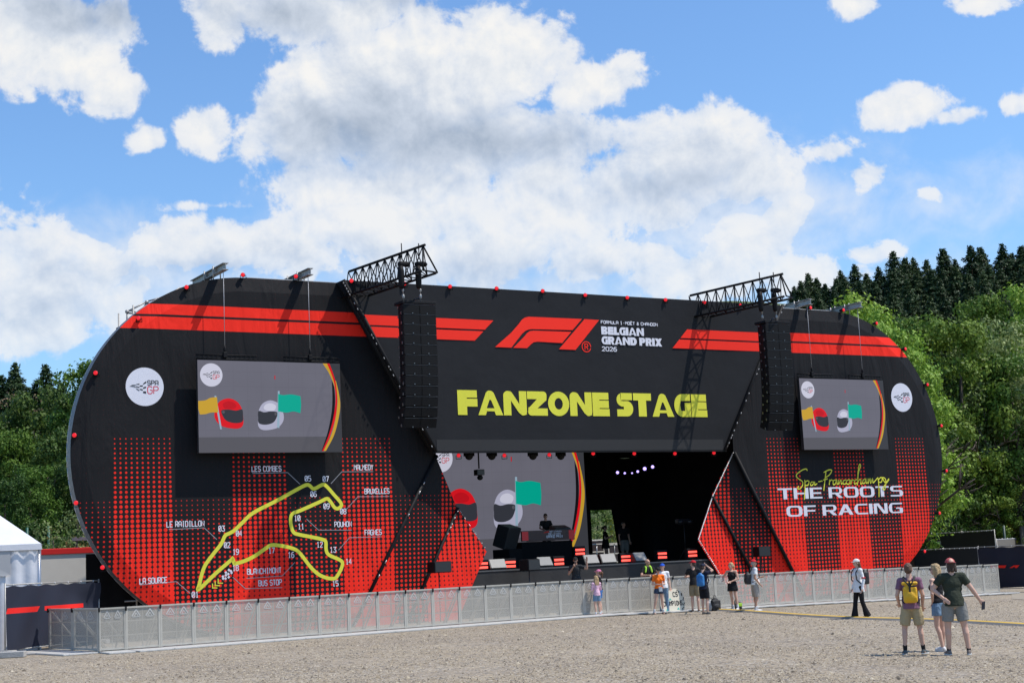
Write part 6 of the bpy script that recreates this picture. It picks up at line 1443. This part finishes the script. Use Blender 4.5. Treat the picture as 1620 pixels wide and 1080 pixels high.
p2_ = person('blonde woman in a black tank top and denim shorts looking left', G_(1491,1029), PI+.75, 1.68, fem=True, top=dict(m=black,sleeve='none'), bottom=dict(m=denim,len=.5,flare=1.12), hair=dict(style='long',m=blond), shoes=sh_white, glasses=True, head_yaw=.1,
    pose=dict(elL=(.30,.06,1.16),wrL=(.16,-.03,1.0),elR=(-.26,.05,1.14),wrR=(-.22,-.12,.98),anL=(.10,.08,.085),anR=(-.09,-.04,.085)))
ph = thing('mobile_phone', 'dark mobile phone in the right hand of the man in the olive T-shirt', 'phone', (0,0,0))
q = Matrix.Translation(Vector(p3_[0].location)) @ Matrix.Rotation(PI-.12, 4, 'Z') @ Vector(tuple(c*1.79/1.75 for c in (-.53,-.02,.87))); ph.location = q
MB().bbox((0,0,0),(.075,.012,.155),.006,.3,.25).build('case', mat('phone_black',(.01,.01,.012),.2), ph); MB().box((0,-.009,0),(.066,.003,.14),.3,.25).build('phone_screen', mat('phone_glass',(.03,.04,.06),.08), ph)
# --- person with the white cap
p4_ = person('person in a white cap, long white shirt and flared black trousers', G_(1362,978), -PI/2+.35, 1.74, fem=True, top=dict(m=white_c,sleeve='long',hem=.16), bottom=dict(m=black,kind='trousers',flare=1.55), hair=dict(style='shoulder',m=auburn), cap=(cloth('cap_white',(.68,.66,.62)),0), shoes=sh_white, head_yaw=-.1, head_tilt=.05,
    pose=dict(elR=(-.23,.06,1.13),wrR=(-.24,-.06,.89),elL=(.23,.05,1.13),wrL=(.24,-.03,.88),knL=(.10,.03,.5),anL=(.10,.18,.085),knR=(-.1,-.08,.5),anR=(-.10,-.14,.085)))
a = MB(); k4 = p4_[1]
for n in ('L','R'): el = V(*BASE['el'+n]); a.rev(tuple(V(p4_[2]['el'+n][0],p4_[2]['el'+n][1],p4_[2]['el'+n][2]+.09)*k4), tuple(V(p4_[2]['el'+n][0],p4_[2]['el'+n][1],p4_[2]['el'+n][2]+.05)*k4), [(0,.062),(.04,.062)], 14)
a.build('sleeve_band', cloth('red_band',(.5,.02,.03)), p4_[0])
backpack('black rounded backpack worn by the person in the white cap', p4_, (.014,.014,.016), .30, .44, .2, 1.22, dy=.23)
# --- man in white T-shirt
p5_ = person('man in a red cap, white T-shirt and light grey shorts facing right at the barrier', G_(1197,967), PI/2+.15, 1.78, skin=skin_b, top=dict(m=cloth('tee_white',(.78,.78,.76)),hem=.04), bottom=dict(m=cloth('sand',(.36,.33,.29)),len=1.02,flare=1.15), hair=dict(style='short',m=mat('hair_grey',(.3,.28,.26),.6)), cap=(cloth('cap_red',(.55,.02,.03)),0), shoes=sh_white, sock=whs, glasses=True, build_=1.1,
    pose=dict(elL=(.24,-.04,1.14),wrL=(.20,-.27,1.15),elR=(-.24,.05,1.14),wrR=(-.2,-.12,.92),anR=(-.10,.06,.085),anL=(.1,-.06,.085)))
backpack('black soft backpack worn by the man in the white T-shirt', p5_, (.02,.02,.022), .30, .42, .18, 1.14, dy=.24)
# --- woman in black playsuit leaning on the barrier
p6_ = person('woman in a black tank top and black shorts leaning sideways on the barrier', G_(1161,964.4), -.5, 1.68, fem=True, top=dict(m=black,sleeve='none'), bottom=dict(m=black,len=.42,flare=1.3,skirt=True), hair=dict(style='pony',m=blond), shoes=sh_white, sock=whs, head_yaw=-.5, skin=skin_a, build_=1.06,
    pose=dict(elR=(-.36,.02,1.22),wrR=(-.30,-.12,1.12),elL=(.26,-.02,1.15),wrL=(.04,-.2,1.06),knL=(.13,-.03,.5),anL=(.18,-.03,.085),knR=(-.05,-.02,.5),anR=(-.02,.03,.085)))
# --- pair at the sign
p8_ = person('teen in navy T-shirt and black shorts with a hand on the head', G_(1116,971), PI/2+.95, 1.70, top=dict(m=navy,hem=.08), bottom=dict(m=black,len=.9,flare=1.25), hair=dict(style='short',m=brown), cap=(cloth('cap_navy',(.02,.025,.05)),0), head_tilt=.25, shoes=sh_blk,
    pose=dict(elR=(-.30,-.16,1.50),wrR=(-.13,-.10,1.66),elL=(.22,-.02,1.13),wrL=(.12,-.2,1.05),hed=(0,-.045,1.62),knL=(.08,-.03,.5),anL=(.09,-.03,.085)), curl=(.5,.4))
backpack('bright blue backpack worn by the teen in navy', p8_, (.02,.16,.42), .29, .46, .16, 1.2, dy=.2)
p7_ = person('man in a red cap and camouflage shorts leaning on the barrier', G_(1101,967.3), PI-.2, 1.80, top=dict(m=cloth('dark_tee',(.022,.022,.022)),hem=.03), bottom=dict(m=cloth('camo',(.26,.21,.13)),len=.9,flare=1.15), hair=dict(style='short',m=brown), cap=(cloth('cap_red',(.55,.02,.03)),0), head_yaw=.9, shoes=mat('shoe_brown',(.09,.05,.03),.7),
    pose=dict(elR=(-.22,-.1,1.18),wrR=(-.12,-.32,1.22),elL=(.30,-.08,1.2),wrL=(.20,-.3,1.22)))
p9_ = person('girl in an orange T-shirt, dark denim shorts and a black cap looking down', G_(1045,971), .25, 1.60, fem=True, top=dict(m=cloth('orange',(.85,.18,.015)),hem=.0), bottom=dict(m=cloth('dark_denim',(.03,.05,.09)),len=.36,flare=1.15), hair=dict(style='shoulder',m=brown), cap=(cloth('cap_black',(.02,.02,.02)),0), head_tilt=.35, shoes=sh_blk, sock=whs, skin=skin_a, build_=1.04,
    pose=dict(elR=(-.24,.03,1.13),wrR=(-.04,-.2,1.12),elL=(.24,.02,1.13),wrL=(.08,-.2,1.13),knR=(-.17,-.03,.5),anR=(-.25,.0,.085),knL=(.10,0,.5),anL=(.12,0,.085),feR=-.6,feL=.3))
bd = MB(); bd.box((0,-.16,.86), (.13,.01,.17)); bd.box((0,-.168,.86), (.10,.004,.12)); bd = bd.build('pass_card', mat('card_white',(.55,.58,.6),.4), p9_[0])
p10_ = person('person in a blue cap and white top half hidden behind the girl in orange', G_(1052,969.4), .1, 1.72, top=dict(m=white_c,hem=.05), bottom=dict(m=denim,kind='trousers',flare=1.), hair=dict(style='short',m=brown), cap=(cloth('cap_blue',(.02,.09,.5)),0), head_yaw=-.5, shoes=sh_blk)
# --- two girls
p11_ = person('small girl in a pink tie-dye sweatshirt and denim shorts looking at the stage', G_(946,974), PI+.45, 1.36, fem=True, child=True, top=dict(m=mat('tie_dye_pink',(.72,.42,.52),.85,var=.5,vscale=7,bump=.4,bscale=14),sleeve='long',hem=.04), bottom=dict(m=denim,len=.62,flare=1.3), hair=dict(style='long',m=blond), shoes=mat('shoe_red',(.4,.03,.05),.6), sock=whs,
    pose=dict(elR=(-.22,-.02,1.16),wrR=(-.10,-.2,1.2),elL=(.22,-.02,1.16),wrL=(.10,-.2,1.16)))
p12_ = person('girl in a pink cap, black jacket and blue shorts behind the small girl in pink', G_(951,973), PI-.9+PI*.75, 1.58, fem=True, top=dict(m=black,sleeve='long'), bottom=dict(m=cloth('blue_short',(.05,.14,.36)),len=.6,flare=1.2), hair=dict(style='pony',m=auburn), cap=(cloth('cap_pink',(.62,.20,.32)),0), shoes=mat('shoe_red',(.4,.03,.05),.6), sock=whs)
# --- host behind the barrier
def near_stage(px, off): s = P(px, 900, off)[0]; w = SW(s, -off, 0); return (w[0], w[1], gh(w[0], w[1]))
l = near_stage(911, 2.6)
p13_ = person('host in a dark cap speaking into a microphone and waving behind the barrier', (l[0], l[1], l[2]+.28), -.15, 1.75, skin=skin_b, top=dict(m=cloth('charcoal',(.03,.032,.034))), bottom=dict(m=black,kind='trousers'), hair=dict(style='short',m=brown,beard=True), cap=(cloth('cap_black',(.02,.02,.02)),0), glasses=True, build_=1.08,
    pose=dict(elL=(.40,-.02,1.33),wrL=(.42,-.08,1.60),elR=(-.25,-.06,1.17),wrR=(-.06,-.2,1.42)), curl=(.1,1.4))
mc = thing('microphone', 'black hand microphone held by the waving host', 'microphone', p13_[0].location, -.15)
mm_ = MB(); mm_.tube((-.05,-.24,1.45),(-.02,-.16,1.55),.014); mm_.ell((-.015,-.15,1.57),(.026,.026,.028)); mm_.build('microphone_body', mat('mic_black',(.02,.02,.02),.4), mc)
rz_ = MB().box((0,0,.12),(1.2,1.,.26)); rz_ = rz_.build('step_platform', mat('deck_board', (.035,.034,.033), .75), None, (l[0], l[1], l[2]+.0), SANG); tag(rz_, 'low black step behind the barrier under the waving host', 'platform')
l = near_stage(1020, 2.9)
p14_ = person('bald security guard in a black and neon yellow vest resting arms on the barrier', (l[0]+.1, l[1]-.15, l[2]+.12), .15, 1.76, skin=skin_b, top=dict(m=black), bottom=dict(m=black,kind='trousers'), hair=dict(style='bald',m=brown), head_yaw=.7, build_=1.12,
    pose=dict(elL=(.29,-.16,1.18),wrL=(.04,-.36,1.16),elR=(-.29,-.16,1.18),wrR=(-.04,-.34,1.18)))
rz_ = MB().box((0,0,.05),(1.2,1.,.12)).build('step_platform', mat('deck_board', (.035,.034,.033), .75), None, (l[0]+.1, l[1]-.15, l[2]), SANG); tag(rz_, 'low black step behind the barrier under the security guard', 'platform')
v = MB(); k = p14_[1]
for sx in (-1,1):
    v.cap((sx*.09*k,-.10*k,1.46*k), (sx*.12*k,-.135*k,1.30*k), .040*k, .030*k); v.cap((sx*.085*k,.02*k,1.50*k), (sx*.09*k,-.10*k,1.46*k), .040*k, .036*k); v.cap((sx*.085*k,.02*k,1.50*k), (sx*.1*k,.09*k,1.30*k), .040*k, .036*k)
v.remesh('vest_panel', mat('neon_yellow',(.42,.75,.06),.7), p14_[0], .012, 1)
# --- people on the stage
def on_deck(px, off): s = P(px, 860, off)[0]; return SW(s, -off, DZ)
person('DJ in black behind the booth, lit only from the side', (lambda q: (q[0], q[1], q[2]+.42))(on_deck(865, -5.2)), .1, 1.78, top=dict(m=black), bottom=dict(m=black,kind='trousers'), hair=dict(style='short',m=brown), head_tilt=.3, pose=dict(elL=(.26,-.1,1.18),wrL=(.14,-.3,1.1),elR=(-.26,-.1,1.18),wrR=(-.12,-.3,1.1)))
person('crew woman in a black dress in the back opening of the stage', on_deck(958, -8.6), PI/2-.3, 1.70, fem=True, top=dict(m=black,hem=.1), bottom=dict(m=black,len=.5,flare=1.3,skirt=True), hair=dict(style='pony',m=brown), head_tilt=.35, pose=dict(elL=(.22,-.05,1.15),wrL=(.08,-.26,1.24),elR=(-.22,-.05,1.15),wrR=(-.08,-.26,1.24)))
person('crew man in black T-shirt and grey shorts right of the back opening', on_deck(988, -7.6), .3, 1.82, top=dict(m=black), bottom=dict(m=cloth('grey',(.20,.195,.18)),len=.95,flare=1.2), hair=dict(style='short',m=brown), build_=1.1)
# --- bags on the ground
def bag(name, label, loc, col, w, h, d, rz=0.):
    T = thing(name, label, 'bag', loc, rz); m = mat('bag_'+label.split()[0], col, .7, bump=.5, bscale=12, var=.15)
    b = MB(); b.ell((0,0,h*.45), (w*.5,d*.5,h*.5)); b.bbox((0,0,h*.38), (w*.95,d*.9,h*.76), .04); b.ell((0,-d*.45,h*.3),(w*.33,d*.2,h*.2)); b.remesh('bag_body', m, T, .014, 2)
    s = MB(); s.path([(-.07,0,h*.9),(-.04,0,h*1.08),(.04,0,h*1.08),(.07,0,h*.9)], .01); s.build('handle', mat('strap_black',(.015,.015,.018),.7), T)
bag('backpack', 'black backpack on the ground against the barrier beside the teen in navy', G_(1132,965.6), (.016,.016,.018), .38, .5, .26, .5)
bag('backpack', 'dark bag with a lime green pocket behind the feet of the woman in black', G_(1166,963.6), (.03,.035,.03), .36, .34, .26, .4)
c = [o for o in C.objects if o.get('label','').startswith('dark bag')][0]; MB().bbox((.03,-.15,.17),(.2,.06,.12),.02).build('pocket', mat('lime',(.35,.6,.04),.7), c)
bag('bag', 'light grey sack leaning on the barrier left of the black backpack', G_(1125,965.8), (.4,.4,.4), .26, .42, .2, .3)
wat = MB().rev((0,0,0),(0,0,.2),[(0,.03),(.02,.034),(.15,.034),(.18,.014),(.2,.014)],12)
